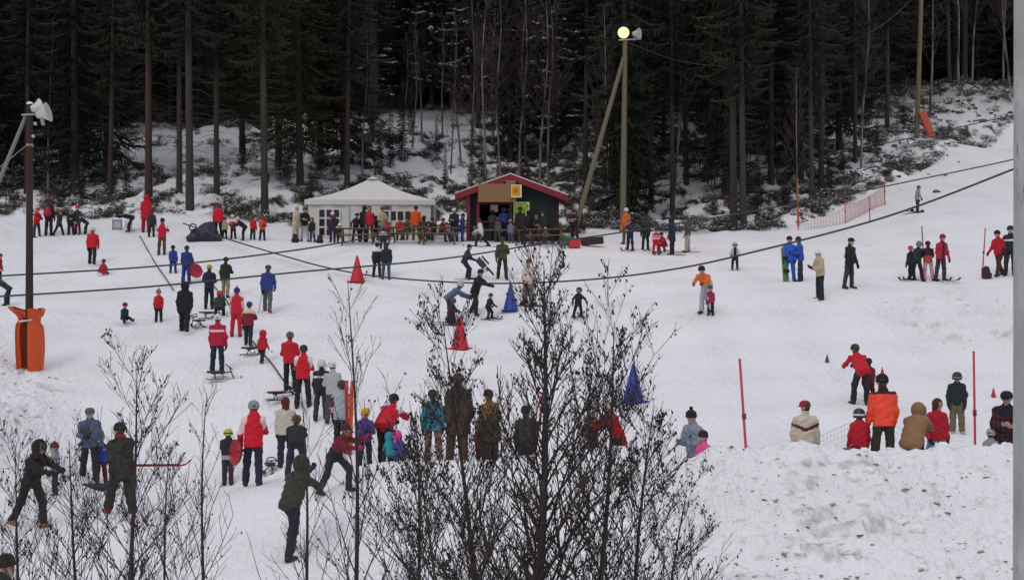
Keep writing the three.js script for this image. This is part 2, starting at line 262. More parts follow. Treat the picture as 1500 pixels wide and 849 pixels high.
function branchy(seed, H, r, o = {}) { // leafless deciduous tree: stem and ascending twigs
  const R = rng(seed), stem = [], twigs = [], tips = [];
  const pts = []; const lx = (o.lean ?? 0) + (R() - 0.5) * 0.08, lz = (R() - 0.5) * 0.1; const wob = R() * 6, wb2 = R() * 6, wa = o.wobble ?? 0.012;
  for (let i = 0; i <= 16; i++) { const t = i / 16; pts.push(V(lx * H * t + wa * H * Math.sin(t * 7 + wob) * t, t * H - (i ? 0 : 0.4), lz * H * t + wa * H * Math.sin(t * 6 + wb2) * t)); }
  stem.push(tube(pts, t => r * Math.pow(1 - t, 0.85) + (o.tip ?? 0.004), 0, o.sides ?? 6));
  const at = t => { const f = clamp(t) * 16, i = Math.min(15, Math.floor(f)); return pts[i].clone().lerp(pts[i + 1], f - i); };
  const grow = (p, dir, L, rad, depth) => {
    const q = [p.clone()], d = dir.clone(), segs = depth > 1 ? 4 : 5; let c = p.clone();
    for (let i = 0; i < segs; i++) { d.x += (R() - 0.5) * 0.16; d.z += (R() - 0.5) * 0.16; d.y += 0.06 + (R() - 0.5) * 0.12; d.normalize(); c = c.clone().addScaledVector(d, L / segs); q.push(c); if (depth <= (o.depth ?? 2) - 1 && (!depth || R() < (o.sparse ?? 0.8))) { const n = o.fork ?? 1.2; for (let k = 0; k < n; k++) if (R() < 0.85) { const a = R() * 6.283, e = V(d.x + Math.cos(a) * 0.75, d.y * 0.9 + 0.25, d.z + Math.sin(a) * 0.75).normalize(); grow(c, e, L * (0.38 + 0.35 * R()) * (1 - 0.1 * i), rad * 0.55, depth + 1); } } }
    twigs.push(tube(q, rad, Math.max(o.tip ?? 0.004, rad * 0.25), depth > 1 ? 3 : 4, false)); for (let i = 1; i < q.length; i++) if (depth > 0) tips.push(q[i]);
  };
  const n = o.n ?? 26;
  for (let i = 0; i < n; i++) { const t = lerp(o.from ?? 0.2, 0.97, (i + R()) / n), a = i * 2.399 + R() * 1.2, up = o.up ?? 1.0, dir = V(Math.cos(a), up + 0.5 * R(), Math.sin(a)).normalize(); grow(at(t), dir, (o.len ?? 0.32) * H * (0.35 + 0.75 * R()) * (1.15 - 0.85 * t), Math.max(o.tip ?? 0.004, r * 0.34 * (1.1 - t)), 0); }
  return { stem: merge(stem), twigs: merge(twigs), tips };
}
function birchColours(geo, seed) { const p = geo.attributes.position, c = []; for (let i = 0; i < p.count; i++) { const k = fbm(p.getX(i) * 6 + seed, p.getY(i) * 1.7, p.getZ(i) * 6, 2) > 0.18 ? 0.16 : 1; c.push(0.2 * k, 0.175 * k, 0.145 * k); } geo.setAttribute('color', new THREE.Float32BufferAttribute(c, 3)); return geo; }
const birches = [1, 2, 3].map(k => { const b = branchy(400 + k, 11 + k, 0.085, { n: 24, from: 0.3, len: 0.26, depth: 2, fork: 1, tip: 0.012, wobble: 0.02 }); birchColours(b.stem, k); return b; });
{
  const R = rng(31); let i = 0;
  for (const [px, d, s, tilt] of [[711, 70, 1, 0], [733, 74, 0.9, -0.04], [790, 72, 0.95, 0.02], [803, 73, 1, -0.02], [604, 84, 0.7, 0.03], [618, 86, 0.7, -0.03], [648, 88, 0.75, 0], [675, 82, 0.8, 0.05], [590, 80, 0.6, -0.06], [660, 78, 0.55, 0.08], [986, 70, 1, 0.04], [1262, 74, 0.9, 0.03], [1362, 90, 1.1, 0.06], [1405, 97, 1.1, -0.04], [1425, 100, 1, 0.05], [1470, 100, 1.1, -0.02], [895, 68, 0.9, -0.05], [760, 76, 0.9, 0.05], [770, 82, 1.1, -0.03], [690, 84, 1.0, -0.05], [722, 86, 1.1, 0.03], [1480, 97, 1, 0.07], [70, 70, 0.8, 0.1], [530, 74, 0.7, -0.04], [550, 76, 0.6, 0.1], [1170, 61.5, 0.6, 0]]) {
    const b = birches[i++ % 3], x = atPx(px, d), g = thing('birch_tree', 'slender leafless birch with a pale stem among the spruces', 'tree', [x, ground(x, d), -d], R() * 6, 'leafless birches at the wood edge');
    g.scale.setScalar(s); g.rotation.z = tilt; part('trunk', b.stem, birchMat, g); tag(part('branches', b.twigs, twigDark, g), null, null, null, 'stuff');
  }
}
{ // heather, brushwood and small spruce scrub poking out of the snow at the wood's edge
  const R = rng(61), pos = [], col = [];
  const bit = (x, y, z, r, k, flat) => { const p = [0, 1, 2].map(() => V((R() - 0.5), (R() - 0.5) * (flat ? 0.25 : 1), (R() - 0.5)).normalize().multiplyScalar(r)); const c = flat ? [0.72, 0.73, 0.76] : R() < 0.45 ? [0.034 * k, 0.042 * k, 0.02 * k] : R() < 0.85 ? [0.058 * k, 0.044 * k, 0.03 * k] : [0.17 * k, 0.14 * k, 0.1 * k]; for (const q of p) { pos.push(x + q.x, y + q.y, z + q.z); col.push(...c); } };
  for (let i = 0; i < 90; i++) { const a = R() * 6.283, e = Math.sqrt(R()), x = Math.cos(a) * e * 0.55, z = Math.sin(a) * e * 0.55, top = 0.42 * Math.sqrt(1 - e * e * 0.85), y = top * (0.1 + 0.9 * R()); bit(x, y, z, 0.03 + 0.07 * R(), 0.5 + 0.9 * R(), false); }
  for (let i = 0; i < 16; i++) { const a = R() * 6.283, e = Math.sqrt(R()), x = Math.cos(a) * e * 0.55, z = Math.sin(a) * e * 0.55; bit(x, 0.42 * Math.sqrt(1 - e * e * 0.85) + 0.02, z, 0.05 + 0.06 * R(), 11, true); }
  for (let i = 0; i < 14; i++) { const a = R() * 6.283, L = 0.2 + 0.4 * R(), x = (R() - 0.5) * 0.6, z = (R() - 0.5) * 0.6; pos.push(x, 0, z, x + 0.012, 0, z + 0.006, x + Math.cos(a) * L * 0.5, L * 1.3, z + Math.sin(a) * L * 0.5); col.push(...Array(9).fill(0.05)); }
  const g = new THREE.BufferGeometry(); g.setAttribute('position', new THREE.Float32BufferAttribute(pos, 3)); g.setAttribute('color', new THREE.Float32BufferAttribute(col, 3)); g.computeVertexNormals();
  const list = []; for (let i = 0; i < 60000 && list.length < 9000; i++) { const d = 62 + 40 * Math.pow(R(), 1.3), u = (R() * 2 - 1) * 0.47, x = u * d, w = wild(x, d), f = 0.8 * fbm(x * 0.8, d * 0.55, 41, 3) + 0.45 * fbm(x * 0.16, d * 0.1, 44, 2) + 0.5 * fbm(x * 2.3, d * 1.5, 47, 2), px = 750 + u * FOCAL; if (w < 0.3 || f < -0.02 + (px > 560 && px < 690 && d > 76 ? 0.4 : 0) + (px > 170 && px < 450 && d > 67 ? 0.25 : 0)) continue; if (px > 445 && px < 645 && d < 65) continue; list.push([x, d, 0.25 + 0.9 * R() ** 2.5, R() * 6, R()]); }
  const m = new THREE.InstancedMesh(g, new THREE.MeshStandardMaterial({ vertexColors: true, roughness: 0.95 }), list.length), M = new THREE.Matrix4();
  list.forEach(([x, d, s, a, t], i) => { M.makeRotationY(a).scale(V(s, s * (0.6 + 0.6 * t), s)).setPosition(x, ground(x, d), -d); m.setMatrixAt(i, M); });
  m.name = 'undergrowth'; scene.add(m); tag(m, 'dark heather and brushwood poking through snow at the wood edge', 'undergrowth', null, 'stuff');
}
{ // stones and clods showing on the rough hillside
  const R = rng(62), g = new THREE.IcosahedronGeometry(1, 1), p = g.attributes.position; for (let i = 0; i < p.count; i++) { const k = 0.75 + 0.5 * Math.abs(N3(p.getX(i) * 1.7, p.getY(i) * 1.7, p.getZ(i) * 1.7)); p.setXYZ(i, p.getX(i) * k, p.getY(i) * k * 0.6, p.getZ(i) * k); } g.computeVertexNormals();
  const list = []; for (let i = 0; i < 6000 && list.length < 700; i++) { const d = 60 + 42 * R(), u = 0.22 + 0.26 * R(), x = u * d; if (wild(x, d) < 0.3 && !(R() < 0.05 && d > 64 && d < 80 && u > 0.27 && u < 0.37)) continue; if (fbm(x * 0.35, d * 0.35, 71, 2) < 0.05) continue; list.push([x, d, 0.08 + 0.3 * R() * R(), R() * 6]); }
  const m = new THREE.InstancedMesh(g, new THREE.MeshStandardMaterial({ color: new THREE.Color().setRGB(0.1, 0.095, 0.085), roughness: 0.95 }), list.length), M = new THREE.Matrix4();
  list.forEach(([x, d, s, a], i) => { M.makeRotationY(a).scale(V(s * 1.4, s, s)).setPosition(x, ground(x, d), -d); m.setMatrixAt(i, M); }); m.name = 'scattered_stones'; scene.add(m); tag(m, 'dark stones showing through snow on the steep hillside', 'stones', null, 'stuff');
}
console.log('forest done');

// ---------------------------------------------------------------- hut
const boardBump = noiseTexture(256, (u, v) => { const a = (u * 8) % 1 < 0.07 ? 0.1 : 0.75 + 0.25 * wrapN(u, v * 0.3, 30, 5); return [a, a, a]; });
{
  const d = 58.6, x0 = atPx(751, d), y0 = ground(x0, d) - 0.02, g = thing('kiosk_hut', 'small dark wooden kiosk with a red gable roof at the wood edge', 'hut', [x0, y0, -d], 0);
  const W = 2.2, dark = new THREE.MeshStandardMaterial({ color: 0x1f2a2b, roughness: 0.8, bumpMap: boardBump, bumpScale: 0.02 }), red = mat(0x7e1420, 0.6), redDark = mat(0x5d121c, 0.65);
  const wallS = new THREE.Shape(); wallS.moveTo(-W, -0.5); wallS.lineTo(W, -0.5); wallS.lineTo(W, 2.25); wallS.lineTo(-0.1, 2.92); wallS.lineTo(-W, 2.25); wallS.closePath();
  const hole = new THREE.Path(); hole.moveTo(-1.55, 0.95); hole.lineTo(-0.18, 0.95); hole.lineTo(-0.18, 1.75); hole.lineTo(-1.55, 1.75); hole.closePath(); wallS.holes.push(hole);
  part('front_wall', new THREE.ExtrudeGeometry(wallS, { depth: 0.1, bevelEnabled: false }), dark, g);
  part('side_wall', box(0.1, 2.74, 3.4, -W + 0.053, 0.87, -1.72), dark, g); part('side_wall', box(0.1, 2.74, 3.4, W - 0.053, 0.87, -1.72), dark, g);
  const back = new THREE.Shape(); back.moveTo(-W, -0.5); back.lineTo(W, -0.5); back.lineTo(W, 2.25); back.lineTo(-0.1, 2.92); back.lineTo(-W, 2.25); back.closePath(); const bg = new THREE.ExtrudeGeometry(back, { depth: 0.1, bevelEnabled: false }); bg.translate(0, 0, -3.53); part('back_wall', bg, dark, g);
  part('floor', box(4.16, 0.1, 3.3, 0, 0.1, -1.7), mat(0x3a3028), g);
  // roof: two slabs and their red barge boards, a thin lie of snow on top
  const ridge = [-0.1, 3.12], eL = [-2.72, 2.2], eR = [2.62, 2.12];
  for (const e of [eL, eR]) {
    const s = new THREE.Shape(), nx = 0; s.moveTo(ridge[0], ridge[1]); s.lineTo(e[0], e[1]); s.lineTo(e[0], e[1] - 0.1); s.lineTo(ridge[0], ridge[1] - 0.12); s.closePath();
    const q = new THREE.ExtrudeGeometry(s, { depth: 4.4, bevelEnabled: false }); q.translate(0, 0, -3.7); part('roof_slab', q, redDark, g);
    const f = new THREE.Shape(); f.moveTo(ridge[0] + 0.003 * Math.sign(e[0]), ridge[1] + 0.02); f.lineTo(e[0], e[1] + 0.02); f.lineTo(e[0], e[1] - 0.28); f.lineTo(ridge[0] + 0.003 * Math.sign(e[0]), ridge[1] - 0.27); f.closePath();
    const fg = new THREE.ExtrudeGeometry(f, { depth: 0.05, bevelEnabled: false }); fg.translate(0, 0, 0.703); part('barge_board', fg, red, g);
    const w = new THREE.Shape(); w.moveTo(ridge[0], ridge[1] + 0.075); w.lineTo(e[0], e[1] + 0.065); w.lineTo(e[0], e[1] + 0.002); w.lineTo(ridge[0], ridge[1] + 0.003); w.closePath(); const wg = new THREE.ExtrudeGeometry(w, { depth: 4.36, bevelEnabled: false }); wg.translate(0, 0, -3.68); part('roof_snow', wg, snowLoad, g);
  }
  for (const x of [-2.1, -1.66]) part('post', box(0.14, x < -2 ? 2.6 : 2.6, 0.14, x, x < -2 ? 0.9 : 1.0, x < -2 ? 0.55 : 0.18), red, g);
  part('corner_board', box(0.12, 2.6, 0.06, W - 0.06, 0.9, 0.134), mat(0x3c1a1c), g);
  part('door_post', box(0.1, 1.95, 0.06, -0.08, 0.95, 0.134), redDark, g);
  const hatch = part('hatch_frame', merge([box(1.47, 0.08, 0.07, -0.865, 1.79, 0.14), box(1.6, 0.07, 0.34, -0.865, 0.91, 0.27)]), redDark, g);
  part('menu_card', box(0.36, 0.34, 0.03, -0.88, 1.56, 0.16), mat(0xb59d80), g);
  // plywood board hung below the gable
  part('plywood_board', box(1.52, 0.86, 0.05, -0.86, 2.25, 0.79), mat(0x8a6a4a, 0.75), g);
  part('board_batten', box(0.46, 0.2, 0.04, -0.1, 2.74, 0.79), mat(0x806a46, 0.75), g); part('board_edge', box(0.26, 0.80, 0.03, 0.04, 2.2, 0.775), mat(0x7d5c3e), g);
  const ys = part('yellow_sign', box(0.5, 0.6, 0.03, 0.17, 2.33, 0.835), mat(0xe6dfb4, 0.5), g); part('sign_print', box(0.4, 0.49, 0.012, 0.15, 2.345, 0.858), mat(0xd99a12, 0.5), ys); part('sign_print', box(0.2, 0.22, 0.01, 0.15, 2.35, 0.872), mat(0xb5700a, 0.5), ys);
  const poster = noiseTexture(64, (u, v) => { const k = wrapN(u, v, 7, 4), e = Math.min(u, 1 - u, v, 1 - v); return e < 0.06 ? [0.9, 0.97, 0.6] : k > 0.15 ? [0.9, 0.95, 0.78] : k < -0.2 ? [0.45, 0.6, 0.08] : [0.72, 0.88, 0.16]; }, true);
  part('lime_poster', box(0.76, 1.0, 0.02, 0.42, 1.37, 0.13), new THREE.MeshStandardMaterial({ map: poster, roughness: 0.55 }), g);
  part('bench', merge([box(2.2, 0.06, 0.35, -0.6, 0.48, 1.25), box(0.08, 0.6, 0.3, -1.5, 0.17, 1.25), box(0.08, 0.6, 0.3, 0.3, 0.17, 1.25)]), mat(0x6a5238), g);
}
// ---------------------------------------------------------------- party tent
{
  const d = 62.0, x0 = atPx(546, d), y0 = ground(x0, d) - 0.05, g = thing('party_tent', 'white party tent with a pointed canopy and windowed sides', 'tent', [x0, y0, -d], 0.05);
  const cloth = new THREE.MeshPhysicalMaterial({ color: 0xdcdad3, roughness: 0.7, transmission: 0.12, thickness: 0 }), pole = mat(0xb9bcc0, 0.4, 0.6), pane = mat(0x23262c, 0.2), bar = mat(0xd8d6d0, 0.6);
  const hx = 3.15, hz = 2.2, ye = 1.86, yp = 3.15, n = 14, pos = [], idx = [];
  for (let s = 0; s < 4; s++) { const A = [[-hx, hz], [hx, hz], [hx, -hz], [-hx, -hz]][s], B = [[hx, hz], [hx, -hz], [-hx, -hz], [-hx, hz]][s], b0 = pos.length / 3;
    for (let i = 0; i <= n; i++) for (let k = 0; k <= n; k++) { const t = i / n, u = k / n, px = lerp(A[0], B[0], u) * (1 - t) , pz = lerp(A[1], B[1], u) * (1 - t), sag = -0.16 * Math.sin(Math.PI * t) - 0.05 * Math.sin(Math.PI * u) * (1 - t) + 0.012 * N3(px * 3, pz * 3, s); pos.push(px, lerp(ye, yp, t) + sag, pz); if (i && k) { const a = b0 + (i - 1) * (n + 1) + k - 1; idx.push(a, a + 1, a + n + 1, a + 1, a + n + 2, a + n + 1); } } }
  const cg = new THREE.BufferGeometry(); cg.setAttribute('position', new THREE.Float32BufferAttribute(pos, 3)); cg.setIndex(idx); cg.computeVertexNormals(); const roof = part('canopy', cg, cloth, g);
  part('peak_cap', new THREE.ConeGeometry(0.35, 0.16, 12).translate(0, yp - 0.02, 0), cloth, roof);
  for (const s of [1, -1]) { part('valance', box(2 * hx + 0.04, 0.24, 0.02, 0, ye - 0.12, s * (hz + 0.012)), cloth, g); part('valance', box(0.02, 0.24, 2 * hz, s * (hx + 0.012), ye - 0.12, 0), cloth, g); }
  for (const x of [-hx, -1.0, 1.0, hx]) for (const z of [hz, -hz]) part('pole', rod([x, -0.3, z * 0.99], [x, ye, z * 0.99], 0.028), pole, g);
  const wavy = (w, h) => { const q = new THREE.PlaneGeometry(w, h, 24, 6), p = q.attributes.position; for (let i = 0; i < p.count; i++) p.setZ(i, 0.035 * Math.sin(p.getX(i) * 5.3) + 0.02 * N3(p.getX(i) * 2, p.getY(i) * 2, 1)); q.computeVertexNormals(); return q; };
  part('side_panel', wavy(3.7, 1.75).translate(-1.15, 0.75, hz - 0.08), cloth, g); part('side_panel', wavy(1.9, 1.75).translate(2.0, 0.75, hz - 0.08), cloth, g); part('side_panel', wavy(6, 1.75).rotateY(Math.PI).translate(0, 0.75, -hz + 0.05), cloth, g);
  for (const s of [1, -1]) part('side_panel', wavy(4.3, 1.75).rotateY(s * Math.PI / 2).translate(s * (hx - 0.05), 0.75, 0), cloth, g);
  const windowOf = (cx, cy, cols, rows, pw, ph) => { const W = new THREE.Group(); W.name = 'window'; g.add(W); W.position.set(cx, cy, hz - 0.03); for (let i = 0; i < cols; i++) for (let j = 0; j < rows; j++) part('pane', box(pw, ph, 0.008, (i - (cols - 1) / 2) * (pw + 0.09), (j - (rows - 1) / 2) * (ph + 0.08), 0.012), pane, W); part('window_frame', box(cols * (pw + 0.09) + 0.05, rows * (ph + 0.08) + 0.05, 0.006), bar, W); };
  windowOf(-1.98, 0.75, 3, 3, 0.26, 0.36); windowOf(1.3, 1.08, 4, 1, 0.27, 0.44);
}
function picnicTable(px, d, turn, label) {
  const [x, y, z] = standAt(px, d), g = thing('picnic_table', label, 'table', [x, y - 0.03, z], turn, 'picnic tables by the tent'), w = mat(0x6b5a43, 0.8);
  for (let i = 0; i < 4; i++) part('table_board', box(1.8, 0.04, 0.17, 0, 0.74, -0.28 + i * 0.185, 0.01), w, g);
  for (const s of [-1, 1]) { part('bench_board', box(1.8, 0.04, 0.26, 0, 0.45, s * 0.72, 0.01), w, g); part('trestle', merge([rod([s * 0.7, -0.05, -0.68], [s * 0.7, 0.72, -0.2], 0.045), rod([s * 0.7, -0.05, 0.68], [s * 0.7, 0.72, 0.2], 0.045), box(0.06, 0.1, 1.6, s * 0.76, 0.37, 0)]), w, g); }
}
picnicTable(524, 56.6, 0.1, 'wooden picnic table in front of the tent doorway'); picnicTable(596, 56.4, -0.12, 'wooden picnic table under the tent right windows'); picnicTable(640, 56.2, 0.2, 'wooden picnic table between the tent and the kiosk'); picnicTable(800, 56.3, -0.1, 'wooden picnic table by the kiosk corner');

// ---------------------------------------------------------------- poles, floodlights, pads
const poleWood = new THREE.MeshStandardMaterial({ color: 0x6f6553, roughness: 0.9, bumpMap: barkBump, bumpScale: 0.01 }), poleDark = new THREE.MeshStandardMaterial({ color: 0x3a2b28, roughness: 0.9 }), metal = mat(0x9a9ea3, 0.45, 0.7), orangePad = mat(0xd2501a, 0.6), housing = mat(0xcfcbc6, 0.5, 0.1);
function floodlight(name, g, at, yaw, pitch, lit) {
  const f = new THREE.Group(); f.name = name; g.add(f); f.position.copy(at); f.rotation.order = 'YXZ'; f.rotation.set(pitch, yaw, 0);
  part('reflector', new THREE.LatheGeometry([[0.05, -0.28], [0.11, -0.25], [0.16, -0.1], [0.26, 0.06], [0.3, 0.1], [0.285, 0.1], [0.245, 0.05], [0.14, -0.11]].map(p => new THREE.Vector2(...p)), 24).rotateX(Math.PI / 2), housing, f);
  part('lamp_glass', new THREE.CylinderGeometry(0.28, 0.28, 0.02, 24).rotateX(Math.PI / 2).translate(0, 0, 0.085), lit ? new THREE.MeshStandardMaterial({ color: 0xffe0b0, emissive: new THREE.Color(1, 0.46, 0.12), emissiveIntensity: 3.4 }) : mat(0xc9c4c0, 0.15), f);
  part('bracket', box(0.05, 0.3, 0.1, 0, -0.2, -0.14), metal, f); return f;
}
{ // lit lamp mast by the kiosk
  const d = 63, b = standAt(912, d), g = thing('floodlight_mast', 'wooden mast with slanting stay and one lit floodlight by the kiosk', 'lamp post', b), top = inAir(916, 56, d).sub(V(...b));
  part('mast', rod([0, -0.6, 0], [top.x, top.y, top.z], 0.17, 0.115, 12), poleWood, g);
  const s0 = inAir(836, 326, 61.5).sub(V(...b)), s1 = inAir(914, 84, d).sub(V(...b)); s0.y = ground(s0.x + b[0], 61.5) - 0.4 - b[1]; part('stay_pole', tube([s0, s1], 0.14, 0.1, 10), poleWood, g);
  part('cross_arm', rod([top.x - 0.35, top.y - 0.12, 0.12], [top.x + 0.8, top.y - 0.06, 0.12], 0.04), metal, g);
  floodlight('floodlight', g, V(top.x - 0.1, top.y + 0.28, 0.15), -0.1, 0.42, true); floodlight('floodlight', g, V(top.x + 0.62, top.y + 0.22, 0.05), 1.0, 0.1, false);
  const l = new THREE.SpotLight(0xffa04a, 60, 60, 1.15, 0.6, 2); l.position.set(b[0] + top.x - 0.1, b[1] + top.y + 0.22, b[2] + 0.42); l.target.position.set(b[0], b[1] - 2, b[2] + 30); l.castShadow = true; l.shadow.radius = 6; scene.add(l, l.target);
}
{ // left lift mast with orange crash pads
  const d = 37, b = standAt(42, d), g = thing('lift_mast', 'dark wooden mast with grey floodlights and orange pads round its foot', 'lamp post', b), top = inAir(43, 152, d).sub(V(...b));
  part('mast', rod([0, -0.6, 0], [top.x, top.y, 0], 0.125, 0.085, 12), poleDark, g); part('mast_cap', new THREE.SphereGeometry(0.1, 12, 8).scale(1, 0.6, 1).translate(top.x, top.y + 0.01, 0), snowLoad, g);
  const st = inAir(38, 168, d).sub(V(...b)), sb = inAir(-75, 440, d).sub(V(...b)); part('stay_pole', tube([sb, st], 0.07, 0.06, 8), mat(0x86847f), g);
  part('cross_arm', rod([top.x - 0.2, top.y - 0.35, 0.1], [top.x + 0.55, top.y - 0.3, 0.1], 0.03), metal, g);
  part('brace', rod([top.x - 0.9, top.y - 1.9, 0], [top.x, top.y - 1.2, 0.08], 0.012), metal, g);
  part('steel_band', rod([top.x * 0.84, top.y * 0.84, 0], [top.x * 0.845, top.y * 0.84 + 0.07, 0], 0.115, 0.115, 12), mat(0xa98a5a, 0.5, 0.4), g);
  for (const [x, y] of [[0.18, -0.6], [0.12, -0.98]]) part('insulator', new THREE.SphereGeometry(0.055, 10, 8).translate(top.x + x, top.y + y, 0.05), mat(0xb9b4aa, 0.3), g);
  floodlight('floodlight', g, V(top.x + 0.3, top.y - 0.12, 0.1), 2.2, -0.35, false).scale.setScalar(0.85); floodlight('floodlight', g, V(top.x + 0.5, top.y - 0.28, 0.1), 1.6, -0.25, false);
  const wrap = (a0, a1, h, y0, flare, r0 = 0.24) => { const pos = [], idx = [], na = 14, nh = 16; for (const rr of [0, 0.13]) for (let j = 0; j <= nh; j++) for (let i = 0; i <= na; i++) { const t = j / nh, a = lerp(a0, a1, i / na), bulge = 0.07 * Math.sin(Math.PI * clamp(t * 1.05)) + flare * Math.pow(clamp((t - 0.82) / 0.18), 1.5) - 0.10 * Math.exp(-(((t - 0.84) / 0.05) ** 2)) * (flare ? 1 : 0), r = r0 + rr + bulge + 0.012 * Math.sin(a * 9 + t * 7); pos.push(Math.sin(a) * r, y0 + h * t + (t > 0.9 ? 0.05 * Math.sin(a * 3) : 0), Math.cos(a) * r); }
    const L = (na + 1) * (nh + 1), at = (s, j, i) => s * L + j * (na + 1) + i; for (let j = 0; j < nh; j++) for (let i = 0; i < na; i++) for (const s of [0, 1]) { const a = at(s, j, i), c = at(s, j, i + 1), e = at(s, j + 1, i), f = at(s, j + 1, i + 1); s ? idx.push(a, c, e, c, f, e) : idx.push(a, e, c, c, e, f); }
    for (let j = 0; j < nh; j++) for (const i of [0, na]) idx.push(at(0, j, i), at(1, j, i), at(0, j + 1, i), at(1, j, i), at(1, j + 1, i), at(0, j + 1, i)); for (let i = 0; i < na; i++) for (const j of [0, nh]) idx.push(at(0, j, i), at(0, j, i + 1), at(1, j, i), at(0, j, i + 1), at(1, j, i + 1), at(1, j, i));
    const q = new THREE.BufferGeometry(); q.setAttribute('position', new THREE.Float32BufferAttribute(pos, 3)); q.setIndex(idx); q.computeVertexNormals(); return q; };
  part('crash_pad', wrap(0.25, 2.6, 2.05, -0.25, 0.10), orangePad, g); part('crash_pad', wrap(3.3, 5.2, 1.95, -0.1, 0.26, 0.2), mat(0xc9501f, 0.6), g);
  part('strap', rod([-0.2, 1.45, 0.25], [0.22, 1.5, 0.33], 0.025), mat(0xd8d4cc), g);
}
{ // upper mast with a leaning pad
  const d = 82, b = standAt(1343, d), g = thing('upper_mast', 'tall bare wooden mast with an orange pad leaning at its foot', 'mast', b), top = inAir(1352, -60, d).sub(V(...b));
  part('mast', rod([0, -0.6, 0], [top.x, top.y, 0], 0.18, 0.13, 10), poleWood, g);
  const p = new RoundedBoxGeometry(0.5, 1.85, 0.3, 3, 0.1); p.rotateZ(0.4); p.translate(0.58, 0.85, 0.3); part('crash_pad', p, mat(0xc2583c, 0.6), g);
}
{ // galvanised lamp post close to the camera
  const d = 8, x = atPx(1513.5, d), y = ground(x, d), t = noiseTexture(128, (u, v) => { const k = 0.7 + 0.09 * wrapN(u, v, 9, 3); const s = wrapN(u * 1, v, 16, 8) > 0.42 ? 0.7 : 1; return [k * s, k * s * 1.01, k * s]; }, true);
  t.repeat.set(1, 3); const g = thing('steel_post', 'thick grey galvanised steel post standing close beside the snow bank', 'post', [x, y, -d]);
  part('shaft', new THREE.CylinderGeometry(0.112, 0.125, 9, 32).translate(0, 4.2, 0), new THREE.MeshStandardMaterial({ map: t, roughness: 0.55, metalness: 0.25 }), g);
  part('base_plate', box(0.4, 0.03, 0.4, 0, 0.02, 0), metal, g); part('collar', new THREE.CylinderGeometry(0.15, 0.15, 0.06, 24).translate(0, 0.07, 0), metal, g);
}
function cable(label, pts, r, hex = 0x3a3a3d) { const c = new THREE.CatmullRomCurve3(pts.map(p => inAir(...p))), m = part('lift_cable', tube(c.getPoints(90), r, r, 5), mat(hex, 0.7), scene); tag(m, label, 'cable'); }
cable('upper black lift cable running behind the tent roof and up the hillside', [[-150, 412, 45], [0, 404, 46], [250, 388, 48], [420, 368, 51], [495, 356, 54], [800, 302, 64], [1200, 230, 76], [1487, 168, 82], [1700, 118, 86]], 0.036);
cable('middle black lift cable passing in front of the kiosk crowd', [[-150, 443, 39], [0, 434, 40], [215, 420, 41.5], [430, 399, 43.5], [640, 380, 46], [790, 357.5, 49], [938, 336, 52], [1200, 292, 56], [1350, 262, 57], [1487, 233, 58], [1700, 180, 59]], 0.033);
cable('sagging black cable hanging lowest over the piste', [[268, 327, 57.5], [330, 349, 55], [420, 376, 52], [475, 391, 50], [540, 403, 48.5], [640, 412, 46.5], [740, 415, 45], [880, 408, 42.5], [1000, 392, 40.5], [1100, 370, 39], [1300, 317, 37], [1487, 247, 35], [1700, 160, 33]], 0.033);
cable('thin wire slung from the lamp mast to the upper mast', [[918, 62, 63], [1000, 90, 66], [1100, 97, 69], [1200, 78, 73], [1290, 38, 78], [1347, -10, 82]], 0.018, 0x4a4a46);
{ // tow rope lying along the sledge track
  const P = (px, py) => { const q = onSlope(px, py); return V(q[0], q[1] + 0.05, q[2]); };
  const rope = (label, list) => tag(part('tow_rope', tube(new THREE.CatmullRomCurve3(list.map(p => P(...p))).getPoints(60), 0.022, 0.022, 5), mat(0x26241f), scene), label, 'rope');
  rope('black tow rope on the snow below the person in a red suit', [[204, 346], [215, 366], [229, 390], [243, 410], [254, 427]]);
  rope('tow rope beside the queue climbing the sledge track', [[300, 408], [330, 440], [352, 478], [378, 512], [398, 535], [412, 555], [430, 580]]);
}
console.log('structures done');
